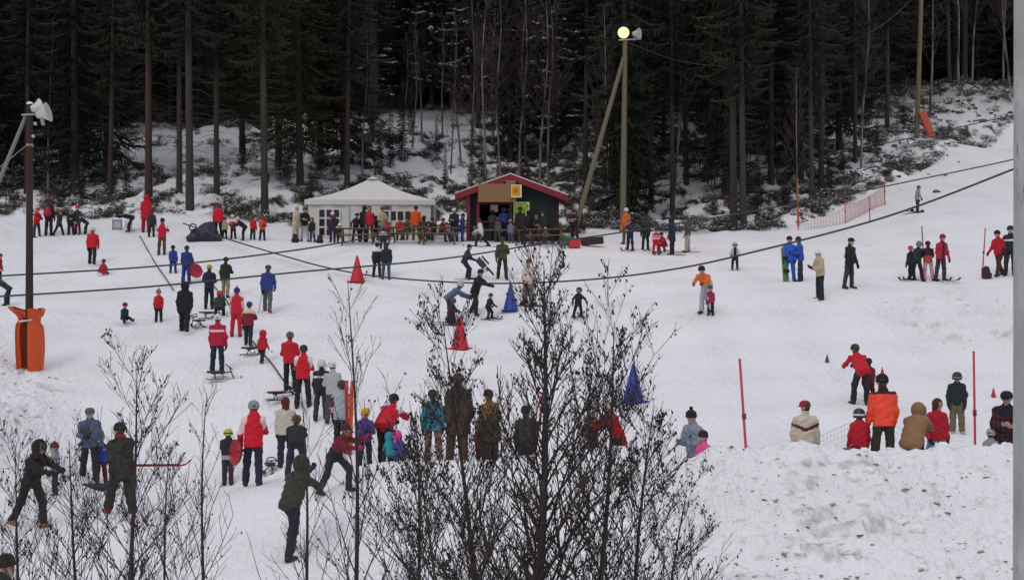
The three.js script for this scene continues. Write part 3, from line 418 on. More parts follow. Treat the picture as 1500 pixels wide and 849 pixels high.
// ---------------------------------------------------------------- people: skeleton -> distance field -> one skin, clothes over it
function isoMesh(f, lo, hi, c) { // naive surface nets
  const n = [0, 1, 2].map(i => Math.ceil((hi[i] - lo[i]) / c) + 2), [nx, ny, nz] = n, val = new Float32Array(nx * ny * nz), id = new Int32Array(nx * ny * nz).fill(-1), pos = [], idx = [];
  let q = 0; for (let k = 0; k < nz; k++) for (let j = 0; j < ny; j++) for (let i = 0; i < nx; i++) val[q++] = f(lo[0] + i * c, lo[1] + j * c, lo[2] + k * c);
  const sx = 1, sy = nx, sz = nx * ny, off = [0, sx, sy, sx + sy, sz, sx + sz, sy + sz, sx + sy + sz], E = [[0, 1], [2, 3], [4, 5], [6, 7], [0, 2], [1, 3], [4, 6], [5, 7], [0, 4], [1, 5], [2, 6], [3, 7]];
  for (let k = 0; k < nz - 1; k++) for (let j = 0; j < ny - 1; j++) for (let i = 0; i < nx - 1; i++) {
    const b = i + j * sy + k * sz; let m = 0; for (let e = 0; e < 8; e++) if (val[b + off[e]] < 0) m |= 1 << e; if (m === 0 || m === 255) continue;
    let x = 0, y = 0, z = 0, w = 0; for (const [a, d] of E) { const A = (m >> a) & 1, B = (m >> d) & 1; if (A === B) continue; const va = val[b + off[a]], vb = val[b + off[d]], t = va / (va - vb); x += (a & 1) + t * ((d & 1) - (a & 1)); y += ((a >> 1) & 1) + t * (((d >> 1) & 1) - ((a >> 1) & 1)); z += (a >> 2) + t * ((d >> 2) - (a >> 2)); w++; }
    id[b] = pos.length / 3; pos.push(lo[0] + (i + x / w) * c, lo[1] + (j + y / w) * c, lo[2] + (k + z / w) * c);
  }
  const quad = (a, b, d, e, flip) => { if (a < 0 || b < 0 || d < 0 || e < 0) return; flip ? idx.push(a, b, d, d, b, e) : idx.push(a, d, b, d, e, b); };
  for (let k = 1; k < nz - 1; k++) for (let j = 1; j < ny - 1; j++) for (let i = 1; i < nx - 1; i++) { const b = i + j * sy + k * sz, v = val[b] < 0;
    if (v !== val[b + sx] < 0) quad(id[b - sy - sz], id[b - sz], id[b - sy], id[b], v); if (v !== val[b + sy] < 0) quad(id[b - sx - sz], id[b - sx], id[b - sz], id[b], v); if (v !== val[b + sz] < 0) quad(id[b - sx - sy], id[b - sy], id[b - sx], id[b], v); }
  const g = new THREE.BufferGeometry(); g.setAttribute('position', new THREE.Float32BufferAttribute(pos, 3)); g.setIndex(idx); g.computeVertexNormals(); return g;
}
const capD = (p, x, y, z) => { const [ax, ay, az, bx, by, bz, ra, rb] = p, ux = bx - ax, uy = by - ay, uz = bz - az, wx = x - ax, wy = y - ay, wz = z - az; let t = (wx * ux + wy * uy + wz * uz) / (ux * ux + uy * uy + uz * uz + 1e-9); t = t < 0 ? 0 : t > 1 ? 1 : t; const dx = wx - ux * t, dy = wy - uy * t, dz = wz - uz * t; return Math.sqrt(dx * dx + dy * dy + dz * dz) - (ra + (rb - ra) * t); };
const blend = (prims, k) => (x, y, z) => { let d = 9; for (const p of prims) { const e = capD(p, x, y, z), h = Math.max(k - Math.abs(d - e), 0) / k; d = Math.min(d, e) - h * h * k * 0.25; } return d; };
const bounds = (prims, m = 0.06) => { const lo = [9, 9, 9], hi = [-9, -9, -9]; for (const p of prims) for (let i = 0; i < 3; i++) { lo[i] = Math.min(lo[i], p[i] - p[6] - m, p[3 + i] - p[7] - m); hi[i] = Math.max(hi[i], p[i] + p[6] + m, p[3 + i] + p[7] + m); } return [lo, hi]; };
const cap = (a, b, ra, rb = ra) => [a.x, a.y, a.z, b.x, b.y, b.z, ra, rb];
const headLOD = {}, handLOD = {};
function headGeo(c) { // centred between the eyes, facing +z; vertex colours for skin, eyes, brows, lips
  if (headLOD[c]) return headLOD[c];
  const P = [cap(V(0, 0.045, -0.012), V(0, 0.03, 0.005), 0.088), cap(V(0, 0.05, -0.045), V(0, 0.0, -0.03), 0.078), cap(V(0, -0.04, 0.03), V(0, -0.085, 0.05), 0.058, 0.036), cap(V(0, -0.11, -0.02), V(0, -0.02, -0.03), 0.052, 0.062), cap(V(0, 0.0, 0.086), V(0, -0.032, 0.103), 0.010, 0.016), cap(V(-0.032, 0.024, 0.08), V(0.032, 0.024, 0.08), 0.012), cap(V(-0.022, -0.066, 0.076), V(0.022, -0.066, 0.076), 0.009), cap(V(0.083, 0.012, -0.012), V(0.087, -0.03, -0.008), 0.015, 0.011), cap(V(-0.083, 0.012, -0.012), V(-0.087, -0.03, -0.008), 0.015, 0.011)];
  const f0 = blend(P, 0.03), f = (x, y, z) => { let d = f0(x, y, z); for (const s of [-1, 1]) d = Math.max(d, 0.017 - Math.hypot(x - s * 0.033, y - 0.002, z - 0.094)); return d; };
  const [lo, hi] = bounds(P, 0.03), g = isoMesh(f, lo, hi, c), p = g.attributes.position, col = [];
  for (let i = 0; i < p.count; i++) { const x = Math.abs(p.getX(i)), y = p.getY(i), z = p.getZ(i); let q = [0.5, 0.3, 0.22]; if (z < 0.012 - (y < 0 ? 0.02 : 0) && y > -0.11 && Math.hypot(x - 0.087, y + 0.01) > 0.03 || y > 0.075) q = [0.06, 0.036, 0.02]; else if (z > 0.06 && Math.hypot(x - 0.033, y - 0.001) < 0.013) q = [0.05, 0.04, 0.04]; else if (z > 0.06 && Math.abs(y - 0.028) < 0.007 && x > 0.014 && x < 0.05) q = [0.12, 0.07, 0.045]; else if (z > 0.06 && Math.abs(y + 0.066) < 0.009 && x < 0.026) q = [0.42, 0.16, 0.14]; col.push(...q); }
  g.setAttribute('color', new THREE.Float32BufferAttribute(col, 3)); return headLOD[c] = g;
}
function handGeo(c) { // wrist at the origin, fingers along -y, palm towards -x, thumb towards +z (a left hand)
  if (handLOD[c]) return handLOD[c];
  const P = [cap(V(0, 0, 0), V(0, -0.03, 0), 0.028, 0.03), cap(V(0, -0.03, -0.018), V(-0.004, -0.08, -0.026), 0.02), cap(V(0, -0.03, 0.016), V(-0.004, -0.085, 0.02), 0.021), cap(V(0, -0.03, 0), V(-0.004, -0.085, -0.003), 0.021)];
  [[-0.034, 0.052, 0.0085], [-0.012, 0.066, 0.0095], [0.01, 0.072, 0.0098], [0.031, 0.064, 0.0095]].forEach(([z, L, r]) => { const a = V(-0.004, -0.086, z * 0.85), b = V(-0.012, -0.086 - L * 0.45, z), e = V(-0.034, -0.086 - L * 0.8, z), t = V(-0.054, -0.086 - L * 0.9, z); P.push(cap(a, b, r + 0.001, r), cap(b, e, r), cap(e, t, r, r - 0.0015)); });
  P.push(cap(V(-0.006, -0.03, 0.024), V(-0.02, -0.062, 0.047), 0.014, 0.012), cap(V(-0.02, -0.062, 0.047), V(-0.036, -0.088, 0.05), 0.012, 0.0095));
  const [lo, hi] = bounds(P, 0.025), g = isoMesh(blend(P, 0.012), lo, hi, c); return handLOD[c] = g;
}
const skinMat = new THREE.MeshStandardMaterial({ vertexColors: true, roughness: 0.6 }), clothMat = new THREE.MeshStandardMaterial({ vertexColors: true, roughness: 0.88 });
const lathe = (pts, n = 18) => new THREE.LatheGeometry(pts.map(p => new THREE.Vector2(...p)), n);
const hatGeo = {
  beanie: lathe([[0.108, 0.006], [0.117, 0.008], [0.119, 0.045], [0.112, 0.05], [0.113, 0.075], [0.098, 0.118], [0.062, 0.15], [0.02, 0.163], [0.001, 0.164]]),
  helmet: lathe([[0.112, -0.045], [0.13, -0.05], [0.135, -0.01], [0.132, 0.05], [0.114, 0.11], [0.075, 0.148], [0.03, 0.163], [0.001, 0.166]], 22),
  cap: merge([lathe([[0.106, 0.016], [0.113, 0.018], [0.113, 0.06], [0.1, 0.105], [0.06, 0.135], [0.001, 0.143]]), box(0.13, 0.012, 0.1, 0, 0.026, 0.13, 0.005)]),
  hood: (() => { const g = new THREE.SphereGeometry(0.142, 22, 16, 0.75 + Math.PI / 2, Math.PI * 2 - 1.5); g.scale(1, 1.14, 1.02); g.translate(0, 0.012, -0.012); const n = new THREE.CylinderGeometry(0.115, 0.15, 0.1, 18, 1, true, 0.4, Math.PI * 2 - 0.8); n.translate(0, -0.13, -0.015); return merge([g, n]); })(),
  hair: (() => { const g = new THREE.SphereGeometry(0.113, 20, 14, 0.7 + Math.PI / 2, Math.PI * 2 - 1.4); g.scale(1, 1.16, 1.08); g.translate(0, 0.028, -0.014); const t = isoMesh(blend([cap(V(0, 0.0, -0.08), V(0, -0.16, -0.085), 0.06, 0.045), cap(V(0.05, 0, -0.06), V(0.06, -0.15, -0.05), 0.045, 0.035), cap(V(-0.05, 0, -0.06), V(-0.06, -0.15, -0.05), 0.045, 0.035)], 0.03), [-0.14, -0.24, -0.18], [0.14, 0.09, 0.02], 0.013); return merge([g, t]); })(),
};
const pomGeo = new THREE.IcosahedronGeometry(0.04, 2).translate(0, 0.19, 0), gogGeo = new THREE.TorusGeometry(0.126, 0.022, 8, 24).rotateX(Math.PI / 2).scale(1, 1.1, 1).translate(0, 0.018, 0.006), furGeo = (() => { const g = new THREE.TorusGeometry(0.115, 0.034, 9, 26), p = g.attributes.position; for (let i = 0; i < p.count; i++) { const k = 1 + 0.12 * N3(p.getX(i) * 40, p.getY(i) * 40, p.getZ(i) * 40); p.setXYZ(i, p.getX(i) * k, p.getY(i) * 1.15 * k + 0.01, p.getZ(i) * k + 0.065); } g.computeVertexNormals(); return g; })();
// poses: lean, side roll, legs [flex, spread, knee], arms [flex, spread, elbow, inward], head pitch, head yaw (degrees)
const POSE = {
  stand: { lean: 3, L: [2, 5, 4], R: [-1, 5, 2], A: [6, 11, 14, 4], B: [4, 12, 18, 6], head: 4 },
  hands: { lean: 4, L: [3, 5, 5], R: [-2, 6, 3], A: [22, 14, 72, 38], B: [20, 13, 78, 36], head: 12 },
  walk: { lean: 7, L: [22, 3, 8], R: [-16, 3, 16], A: [-18, 9, 16, 4], B: [22, 9, 26, 6], head: 5 },
  stride: { lean: 12, L: [34, 3, 22], R: [-24, 3, 22], A: [-22, 14, 20, 2], B: [36, 12, 36, 6], head: 8 },
  face: { lean: 6, L: [2, 4, 3], R: [-1, 4, 2], A: [48, 18, 128, 34], B: [50, 18, 126, 34], head: 10 },
  out: { lean: 10, L: [8, 13, 12], R: [4, 15, 12], A: [12, 46, 14, 0], B: [10, 48, 12, 0], head: 6 },
  ski: { lean: 24, L: [34, 7, 44], R: [32, 7, 42], A: [34, 22, 46, 6], B: [30, 24, 50, 6], head: -8 },
  bend: { lean: 52, L: [26, 7, 24], R: [10, 7, 10], A: [52, 10, 22, 8], B: [58, 12, 18, 10], head: -16 },
  stoop: { lean: 78, L: [30, 8, 24], R: [18, 8, 12], A: [86, 10, 14, 8], B: [78, 12, 18, 10], head: -6 },
  crouch: { lean: 34, L: [96, 12, 118], R: [84, 12, 112], A: [52, 12, 46, 14], B: [46, 12, 52, 14], head: -12 },
  sit: { lean: 12, L: [86, 9, 78], R: [84, 10, 82], A: [34, 10, 52, 22], B: [30, 10, 58, 22], head: 6 },
  floor: { lean: 10, L: [86, 12, 22], R: [82, 14, 34], A: [-22, 18, 8, 0], B: [38, 12, 40, 10], head: 4 },
  reach: { lean: 24, L: [26, 6, 22], R: [-18, 6, 12], A: [78, 8, 16, 10], B: [70, 10, 22, 10], head: -6 },
  climb: { lean: 36, L: [48, 7, 54], R: [-12, 6, 14], A: [112, 12, 18, 4], B: [82, 14, 24, 4], head: -26 },
  carry: { lean: 4, L: [10, 5, 6], R: [-9, 5, 10], A: [4, 16, 22, 4], B: [26, 14, 62, 26], head: 2 },
  wave: { lean: 2, L: [3, 7, 3], R: [-2, 6, 3], A: [78, 52, 10, 0], B: [10, 14, 18, 6], head: 0 },
  lookback: { lean: 6, L: [6, 8, 6], R: [-4, 8, 4], A: [-8, 20, 34, 10], B: [-4, 20, 40, 12], head: 2, yaw: 40 },
};
let personSeed = 1000;
function person(o) {
  const R = rng(personSeed++), at = o.d ? standAt(o.px, o.d) : onSlope(o.px, o.py), dist = -at[2], s = o.h / 1.75, kid = clamp((1.5 - o.h) / 0.45), P = POSE[o.pose ?? 'stand'];
  const g = thing('person', o.label, 'person', [at[0], at[1] - 0.035, at[2]], (o.f ?? 0) * D2R); g.scale.setScalar(s); if (o.tilt) g.rotation.z = o.tilt * D2R;
  const near = dist < 36, cell = near ? 0.021 / Math.max(0.75, s) : 0.03 / Math.max(0.7, s), jit = a => a + (R() - 0.5) * 7;
  // joints
  const mir = o.mirror ? -1 : 1, hk = lerp(1, 1.28, kid), shin = lerp(0.425, 0.385, kid), thigh = lerp(0.435, 0.375, kid), spine = lerp(0.47, 0.45, kid), armU = lerp(0.29, 0.265, kid), armF = lerp(0.255, 0.235, kid), sh = lerp(0.172, 0.16, kid) * (o.wide ?? 1), fat = lerp(1, 1.1, kid) * (o.fat ?? 1);
  const lean = jit(P.lean) * D2R, cl = Math.cos(lean), sl = Math.sin(lean), tf = v => V(v.x, v.y * cl - v.z * sl, v.y * sl + v.z * cl);
  const J = { pelvis: V(0, 0, 0) }; J.chest = tf(V(0, spine, 0)); J.belly = tf(V(0, spine * 0.42, 0.01)); J.neck = tf(V(0, spine + 0.07, 0));
  const hp = lean * 0.45 - (P.head ?? 0) * D2R * -0.6, hd = V(0, Math.cos(hp), Math.sin(hp)); J.head = J.neck.clone().addScaledVector(hd, 0.095 * hk).add(V(0, 0.035 * hk, 0.025));
  const yaw = ((P.yaw ?? 0) * mir + (o.yaw ?? 0) + (R() - 0.5) * 24) * D2R;
  for (const [k, side] of [['L', 1], ['R', -1]]) {
    const [fl, sp, kn] = (mir > 0 ? P[k] : P[k === 'L' ? 'R' : 'L']).map(jit), leg = (f, a) => V(side * Math.sin(a * D2R), -Math.cos(f * D2R), Math.sin(f * D2R)).normalize();
    J['hip' + k] = V(side * 0.088, -0.01, 0); J['knee' + k] = J['hip' + k].clone().addScaledVector(leg(fl, sp), thigh); J['ank' + k] = J['knee' + k].clone().addScaledVector(leg(fl - kn, sp * 0.6), shin); const up = clamp((fl - kn - 40) / 40); J['toe' + k] = J['ank' + k].clone().add(V(side * 0.03, lerp(-0.045, 0.13, up), lerp(0.155, 0.06, up)));
    const [af, as, ae, ai] = (mir > 0 ? P[k === 'L' ? 'A' : 'B'] : P[k === 'L' ? 'B' : 'A']).map(jit), arm = (f, a) => { const v = V(0, -Math.cos(f * D2R), Math.sin(f * D2R)), an = side * a * D2R; return V(v.x * Math.cos(an) - v.y * Math.sin(an), v.x * Math.sin(an) + v.y * Math.cos(an), v.z); };
    J['sho' + k] = tf(V(side * sh, spine - 0.045, 0)); const la = lean * 0.55, ta = v => V(v.x, v.y * Math.cos(la) - v.z * Math.sin(la), v.y * Math.sin(la) + v.z * Math.cos(la)); const useT = o.pose === 'bend' || o.pose === 'stoop' ? (v => v) : ta;
    J['elb' + k] = J['sho' + k].clone().addScaledVector(useT(arm(af, as)), armU); const fd = useT(V(-side * Math.sin(ai * D2R), 0, 0).add(arm(af + ae, as * 0.35))).normalize(); J['wri' + k] = J['elb' + k].clone().addScaledVector(fd, armF); J['dir' + k] = fd;
  }
  let low = 9; for (const k of ['L', 'R']) low = Math.min(low, J['ank' + k].y - 0.085, J['toe' + k].y - 0.045); if (['sit', 'floor'].includes(o.pose)) low = Math.min(low, -0.13); for (const [k, v] of Object.entries(J)) if (!k.startsWith('dir')) v.y -= low;
  // skin: one continuous body, head and hands with finer grids
  const limb = (k, a, b, c2) => [cap(J['sho' + k], J['elb' + k], 0.048, 0.04), cap(J['elb' + k], J['wri' + k], 0.04, 0.027), cap(J['hip' + k], J['knee' + k], 0.07, 0.05), cap(J['knee' + k], J['ank' + k], 0.05, 0.036), cap(J['ank' + k], J['toe' + k], 0.034, 0.028)];
  const core = [cap(J.pelvis.clone().add(V(-0.05, 0, 0)), J.pelvis.clone().add(V(0.05, 0, 0)), 0.09), cap(J.pelvis, J.chest, 0.09, 0.09), cap(J.shoL, J.shoR, 0.052), cap(J.chest, J.head, 0.056, 0.05)], bp = [...core, ...limb('L'), ...limb('R')];
  const [blo, bhi] = bounds(bp, 0.05), body = isoMesh(blend(bp, 0.05), blo, bhi, near ? 0.036 : 0.045); body.setAttribute('color', new THREE.Float32BufferAttribute(Array.from({ length: body.attributes.position.count * 3 }, (_, i) => [0.5, 0.3, 0.22][i % 3]), 3));
  const hq = new THREE.Quaternion().setFromEuler(new THREE.Euler(hp, yaw, 0, 'YXZ')), hm = new THREE.Matrix4().compose(J.head, hq, V(hk, hk, hk));
  const list = [body, headGeo(near ? 0.0105 : 0.017).clone().applyMatrix4(hm)], hands = [];
  for (const [k, side] of [['L', 1], ['R', -1]]) { const y = J['dir' + k].clone().negate(), z = V(0, 0.3, 1).addScaledVector(y, -V(0, 0.3, 1).dot(y)).normalize(), x = V(0, 0, 0).crossVectors(y, z), sc = 1.08 * lerp(1, 1.05, kid), m = new THREE.Matrix4().makeBasis(x.multiplyScalar(side * sc), y.multiplyScalar(sc), z.multiplyScalar(sc)).setPosition(J['wri' + k]); const hg = handGeo(near ? 0.0085 : 0.013).clone().applyMatrix4(m); if (side < 0) { const ix = hg.index.array; for (let i = 0; i < ix.length; i += 3) { const t = ix[i]; ix[i] = ix[i + 1]; ix[i + 1] = t; } hg.computeVertexNormals(); } hands.push([hg, m]); }
  if (!o.g) for (const [hg] of hands) { hg.setAttribute('color', new THREE.Float32BufferAttribute(Array.from({ length: hg.attributes.position.count * 3 }, (_, i) => [0.5, 0.3, 0.22][i % 3]), 3)); list.push(hg); }
  part('body', mergeGeometries(list), skinMat, g);
  if (o.g) for (const [hg] of hands) { const p = hg.attributes.position, n = hg.attributes.normal; for (let i = 0; i < p.count; i++) p.setXYZ(i, p.getX(i) + n.getX(i) * 0.006, p.getY(i) + n.getY(i) * 0.006, p.getZ(i) + n.getZ(i) * 0.006); part('glove', hg, mat(o.g, 0.85), g); }
  // trousers
  const fit = (o.baggy ?? 1) * fat, tp = []; for (const k of ['L', 'R']) tp.push(cap(J['hip' + k], J['knee' + k], 0.098 * fit, 0.078 * fit), cap(J['knee' + k], J['ank' + k].clone().lerp(J['knee' + k], 0.1), 0.078 * fit, 0.074 * fit)); tp.push(cap(J.pelvis.clone().add(V(-0.055, 0.02, P.lean > 30 ? 0.03 : -0.005)), J.pelvis.clone().add(V(0.055, 0.02, P.lean > 30 ? 0.03 : -0.005)), 0.106 * fat), cap(J.pelvis, J.belly, 0.1 * fat, 0.095 * fat));
  const ph = R() * 9, fold = (x, y, z, a) => a * (Math.sin(x * 17 + ph + y * 9 + 2 * Math.sin(z * 11)) * Math.sin(y * 26 + z * 13 + x * 9) + 0.6 * Math.sin(y * 71 + x * 23 + ph) * Math.sin(z * 41 + ph));
  const tb = blend(tp, 0.035), [tlo, thi] = bounds(tp, 0.05), tg = isoMesh((x, y, z) => tb(x, y, z) + fold(x, y, z, 0.009), tlo, thi, cell); paintGeo(tg, R, lin(o.t), o.t2 && ((x, y, z) => o.ts === 'side' ? (Math.abs(x) > 0.15 ? lin(o.t2) : null) : (fbm(x * 9, y * 9, z * 9 + ph, 2) > 0.05 ? lin(o.t2) : null))); part('trousers', tg, clothMat, g);
  // jacket
  const len = o.long ?? 0.1, axis = tf(V(0, 1, 0)), hemC = J.pelvis.clone().addScaledVector(axis, -len), jp = [], w0 = 0.10 * fat, jr = 0.12 * fat;
  for (const sd of [-1, 1]) jp.push(cap(J.chest.clone().add(V(sd * sh * 0.42, 0, 0)).addScaledVector(axis, -0.07), hemC.clone().add(V(sd * 0.072 * fat, 0, 0)), jr * 0.98, jr + (len > 0.25 ? 0.02 : 0)));
  jp.push(cap(J.chest.clone().addScaledVector(axis, -0.08), hemC, jr * 1.04, jr * 1.08), cap(J.shoL, J.shoR, 0.07 * fat), cap(J.chest, J.neck.clone().addScaledVector(hd, 0.035), 0.098, 0.072));
  for (const k of ['L', 'R']) jp.push(cap(J['sho' + k], J['elb' + k], 0.072 * fat, 0.06 * fat), cap(J['elb' + k], J['wri' + k], 0.06 * fat, 0.05 * fat)); if (kid > 0.3 || o.puffy) jp.push(cap(J.belly, J.chest, 0.13 * fat));
  const jb = blend(jp, 0.04), [jlo, jhi] = bounds(jp, 0.05), hemY = len * 0.8 + 0.02, jg = isoMesh((x, y, z) => { const q = (x - hemC.x) * axis.x + (y - hemC.y) * axis.y + (z - hemC.z) * axis.z, rr = Math.hypot(x, z - J.pelvis.z); return Math.max(jb(x, y, z) + fold(x, y, z, 0.013), rr < 0.3 ? -q - 0.02 : -9); }, jlo, jhi, cell);
  const A2 = o.j2 && lin(o.j2), t01 = (x, y, z) => ((x - J.pelvis.x) * axis.x + (y - J.pelvis.y) * axis.y + (z - J.pelvis.z) * axis.z) / spine, armD = (x, y, z) => { let d = 9; for (const k of ['L', 'R']) d = Math.min(d, capD(cap(J['sho' + k], J['elb' + k], 0.07, 0.06), x, y, z), capD(cap(J['elb' + k], J['wri' + k], 0.06, 0.05), x, y, z)); return d; };
  const zf = (x, y, z) => { const t = t01(x, y, z), c = J.pelvis.clone().lerp(J.chest, t); return z - c.z; };
  const style = { stripe: (x, y, z) => { const t = t01(x, y, z); return t > 0.62 && t < 0.76 && armD(x, y, z) > 0.0 ? A2 : null; }, bands: (x, y, z) => { const t = t01(x, y, z); return (t > 0.7 && t < 0.8) || (t > 0.35 && t < 0.47) ? A2 : null; }, chevron: (x, y, z) => { const t = t01(x, y, z) - 0.5 + (armD(x, y, z) > 0 ? -Math.abs(x) * 0.9 : -0.16); return Math.abs(t) < 0.075 ? A2 : null; }, sleeves: (x, y, z) => armD(x, y, z) < 0.012 && Math.abs(x) > sh * 0.85 ? A2 : null, yoke: (x, y, z) => t01(x, y, z) > 0.78 ? A2 : null, collar: (x, y, z) => t01(x, y, z) > 0.97 ? A2 : null, lower: (x, y, z) => t01(x, y, z) < 0.4 && armD(x, y, z) > 0.01 ? A2 : null, panel: (x, y, z) => Math.abs(x) < 0.07 && armD(x, y, z) > 0 ? A2 : null, sides: (x, y, z) => Math.abs(x) > 0.12 && armD(x, y, z) < 0.03 && zf(x, y, z) < 0.03 && t01(x, y, z) > 0.3 ? A2 : null, plaid: (x, y, z) => (Math.sin(y * 75) > 0.72 || Math.sin(x * 75) > 0.75) && t01(x, y, z) < 0.85 ? A2 : null, camo: (x, y, z) => fbm(x * 8 + ph, y * 8, z * 8, 2) > 0.04 ? A2 : null, hemband: (x, y, z) => t01(x, y, z) < 0.02 && armD(x, y, z) > 0.01 ? A2 : null };
  paintGeo(jg, R, lin(o.j), A2 && style[o.js ?? 'stripe']); part('jacket', jg, clothMat, g);
  // boots
  for (const k of ['L', 'R']) { const a = J['ank' + k], t = J['toe' + k], qs = [cap(a.clone().lerp(J['knee' + k], 0.28), a, 0.062 * fat, 0.06 * fat), cap(a.clone().add(V(0, -0.035, -0.03)), t, 0.052, 0.046)], [l, h] = bounds(qs, 0.04), soleY = Math.min(a.y - 0.085, t.y - 0.045), bb = blend(qs, 0.03); part('boot', isoMesh((x, y, z) => Math.max(bb(x, y, z), soleY - y), l, h, cell * 0.85), mat(o.b ?? 0x1c1c20, 0.55), g); }
  // headwear
  const [hk1, hc, extra] = o.hat ?? ['hair', 0x2b1c12]; const hat = part(hk1 === 'hair' ? 'hair' : hk1, hatGeo[hk1], mat(hc, hk1 === 'helmet' ? 0.35 : 0.9), g); hat.position.copy(J.head); hat.quaternion.copy(hq); hat.scale.setScalar(hk);
  if (hk1 === 'beanie') { hat.rotateX(-0.16); if (extra) part('pompom', pomGeo, mat(extra, 0.95), hat); } if (hk1 === 'helmet' && extra) part('goggle_band', gogGeo, mat(extra, 0.4), hat); if (hk1 === 'hood' && extra) part('fur_trim', furGeo, mat(extra, 1), hat);
  if (o.scarf) part('scarf', new THREE.TorusGeometry(0.075, 0.035, 8, 18).rotateX(Math.PI / 2).translate(0, 0, 0), mat(o.scarf, 0.9), g).position.copy(J.neck).add(V(0, 0.03, 0.01));
  o.J = J; o.group3 = g; return g;
}
function paintGeo(geo, R, base, fn) { const p = geo.attributes.position, c = [], k0 = R() * 50; for (let i = 0; i < p.count; i++) { const x = p.getX(i), y = p.getY(i), z = p.getZ(i), q = (fn && fn(x, y, z)) || base, k = 1 + 0.10 * fbm(x * 7 + k0, y * 7, z * 7, 2); c.push(q[0] * k, q[1] * k, q[2] * k); } geo.setAttribute('color', new THREE.Float32BufferAttribute(c, 3)); }
const crowd = [];
const who = (px, py, h, f, pose, j, t, hat, label, more = {}) => { if (px > 425 && px < 690 && py > 340 && py < 356) py = 57.4 + (355 - py) * 0.28; const o = { px, ...(py > 100 ? { py } : { d: py }), h, f, pose, j, t, hat, label, ...more }; person(o); crowd.push(o); return o; };
const RED = 0xc0172c, BLK = 0x1d1d22, NAVY = 0x1c2438, GRY = 0x6d7078, CRM = 0xd2c8b4, WHT = 0xdcdcdc, BLU = 0x23439a, OLV = 0x3f3f2a, BRN = 0x5c4028, MAR = 0x5b1524, PNK = 0xe8589a, YEL = 0xd8b524, ORG = 0xe0651e, SKN = 0x8a6a50;
// ---- far left, by the wood
who(53, 347, 1.45, 60, 'hands', RED, 0x26382c, ['beanie', RED, WHT], 'person in red jacket and green trousers just right of the dark mast', { g: BLK });
who(71, 345, 1.78, 178, 'stand', BLK, BLK, ['beanie', BLK], 'tall person in black carrying a red rucksack at the wood edge', { g: BLK });
who(86, 345, 1.3, 70, 'walk', 0x2a3a30, BLK, ['beanie', 0x8c3030], 'child in dark green with a rusty red hat beside the red rucksack', { j2: MAR, js: 'lower', g: BLK });
who(103, 344, 1.25, 20, 'hands', 0x18261f, BLK, ['beanie', GRY], 'stout figure in blackish green with a grey hat, left of a red-hatted friend', { fat: 1.2 });
who(113, 343, 1.42, -20, 'stand', 0x2b2b30, MAR, ['beanie', 0xb02030, WHT], 'person in charcoal jacket with red and white bobble hat', { long: 0.25 });
who(127, 343, 1.15, -60, 'bend', 0x24262c, BLK, ['beanie', 0x3a3a30], 'small child in dark grey bending beside a snowy bank');
who(135, 388, 1.7, 190, 'walk', RED, BLK, ['beanie', CRM], 'person walking in red jacket, black trousers and cream hat', { g: BLK });
who(150, 404, 1.05, 175, 'floor', 0xb01a2c, MAR, ['beanie', 0x4a1a20], 'child in red sitting alone on the snow near the tow rope');
who(-2, 411, 1.15, 90, 'stand', 0x9c1c26, BLK, ['beanie', 0x8a2a20], 'child in dull red standing beyond the orange-padded mast');
who(13, 447, 1.25, -70, 'bend', 0x263c36, NAVY, ['beanie', 0x223030], 'child in dark green leaning forward left of the orange-padded mast', { g: BLK });
who(232, 471, 1.15, 10, 'stand', 0xc01d30, 0x20262e, ['beanie', GRY, RED], 'small child in red jacket standing still on the open slope', { g: BLK });
who(181, 473, 1.05, 40, 'floor', 0x26324a, BLK, ['beanie', 0x6a1526], 'child in dark blue with maroon hat sitting in the snow', { g: BLK });
who(270, 487, 1.74, 184, 'walk', 0x1a1e20, 0x18181c, ['hood', 0x181a1c], 'broad person in long black coat walking up the sledge track', { long: 0.22, fat: 1.15, g: BLK });
who(253, 400, 1.2, 185, 'stand', 0x2b3f8c, 0x22306a, ['beanie', 0x1a2140], 'child in blue jacket and blue trousers by the sledge track', { g: BLK });
who(273, 416, 1.55, 182, 'stand', 0x203c74, 0x2a3a80, ['beanie', 0x2a2a2c], 'adult in dark blue with a red sledge at the hip', { fat: 1.12, g: BLK });
who(237, 373, 1.62, 186, 'face', RED, 0x4c4230, ['beanie', BLK], 'person in red jacket with white trim and olive trousers', { j2: WHT, js: 'sides' });
who(213, 340, 1.85, 175, 'stand', 0xb8142a, 0xa01226, ['hood', 0xb8142a], 'tall person in a red hooded suit at the top of the tow rope', { long: 0.3, fat: 1.1 });
who(222, 347, 1.35, 180, 'stand', 0x2c3030, BLK, ['beanie', 0x40202a], 'child in charcoal standing in front of the red suit', { g: BLK });
who(193, 340, 1.45, -60, 'stoop', 0x1c2222, BLK, ['beanie', BLK], 'person in black stooping over by the framed notice');
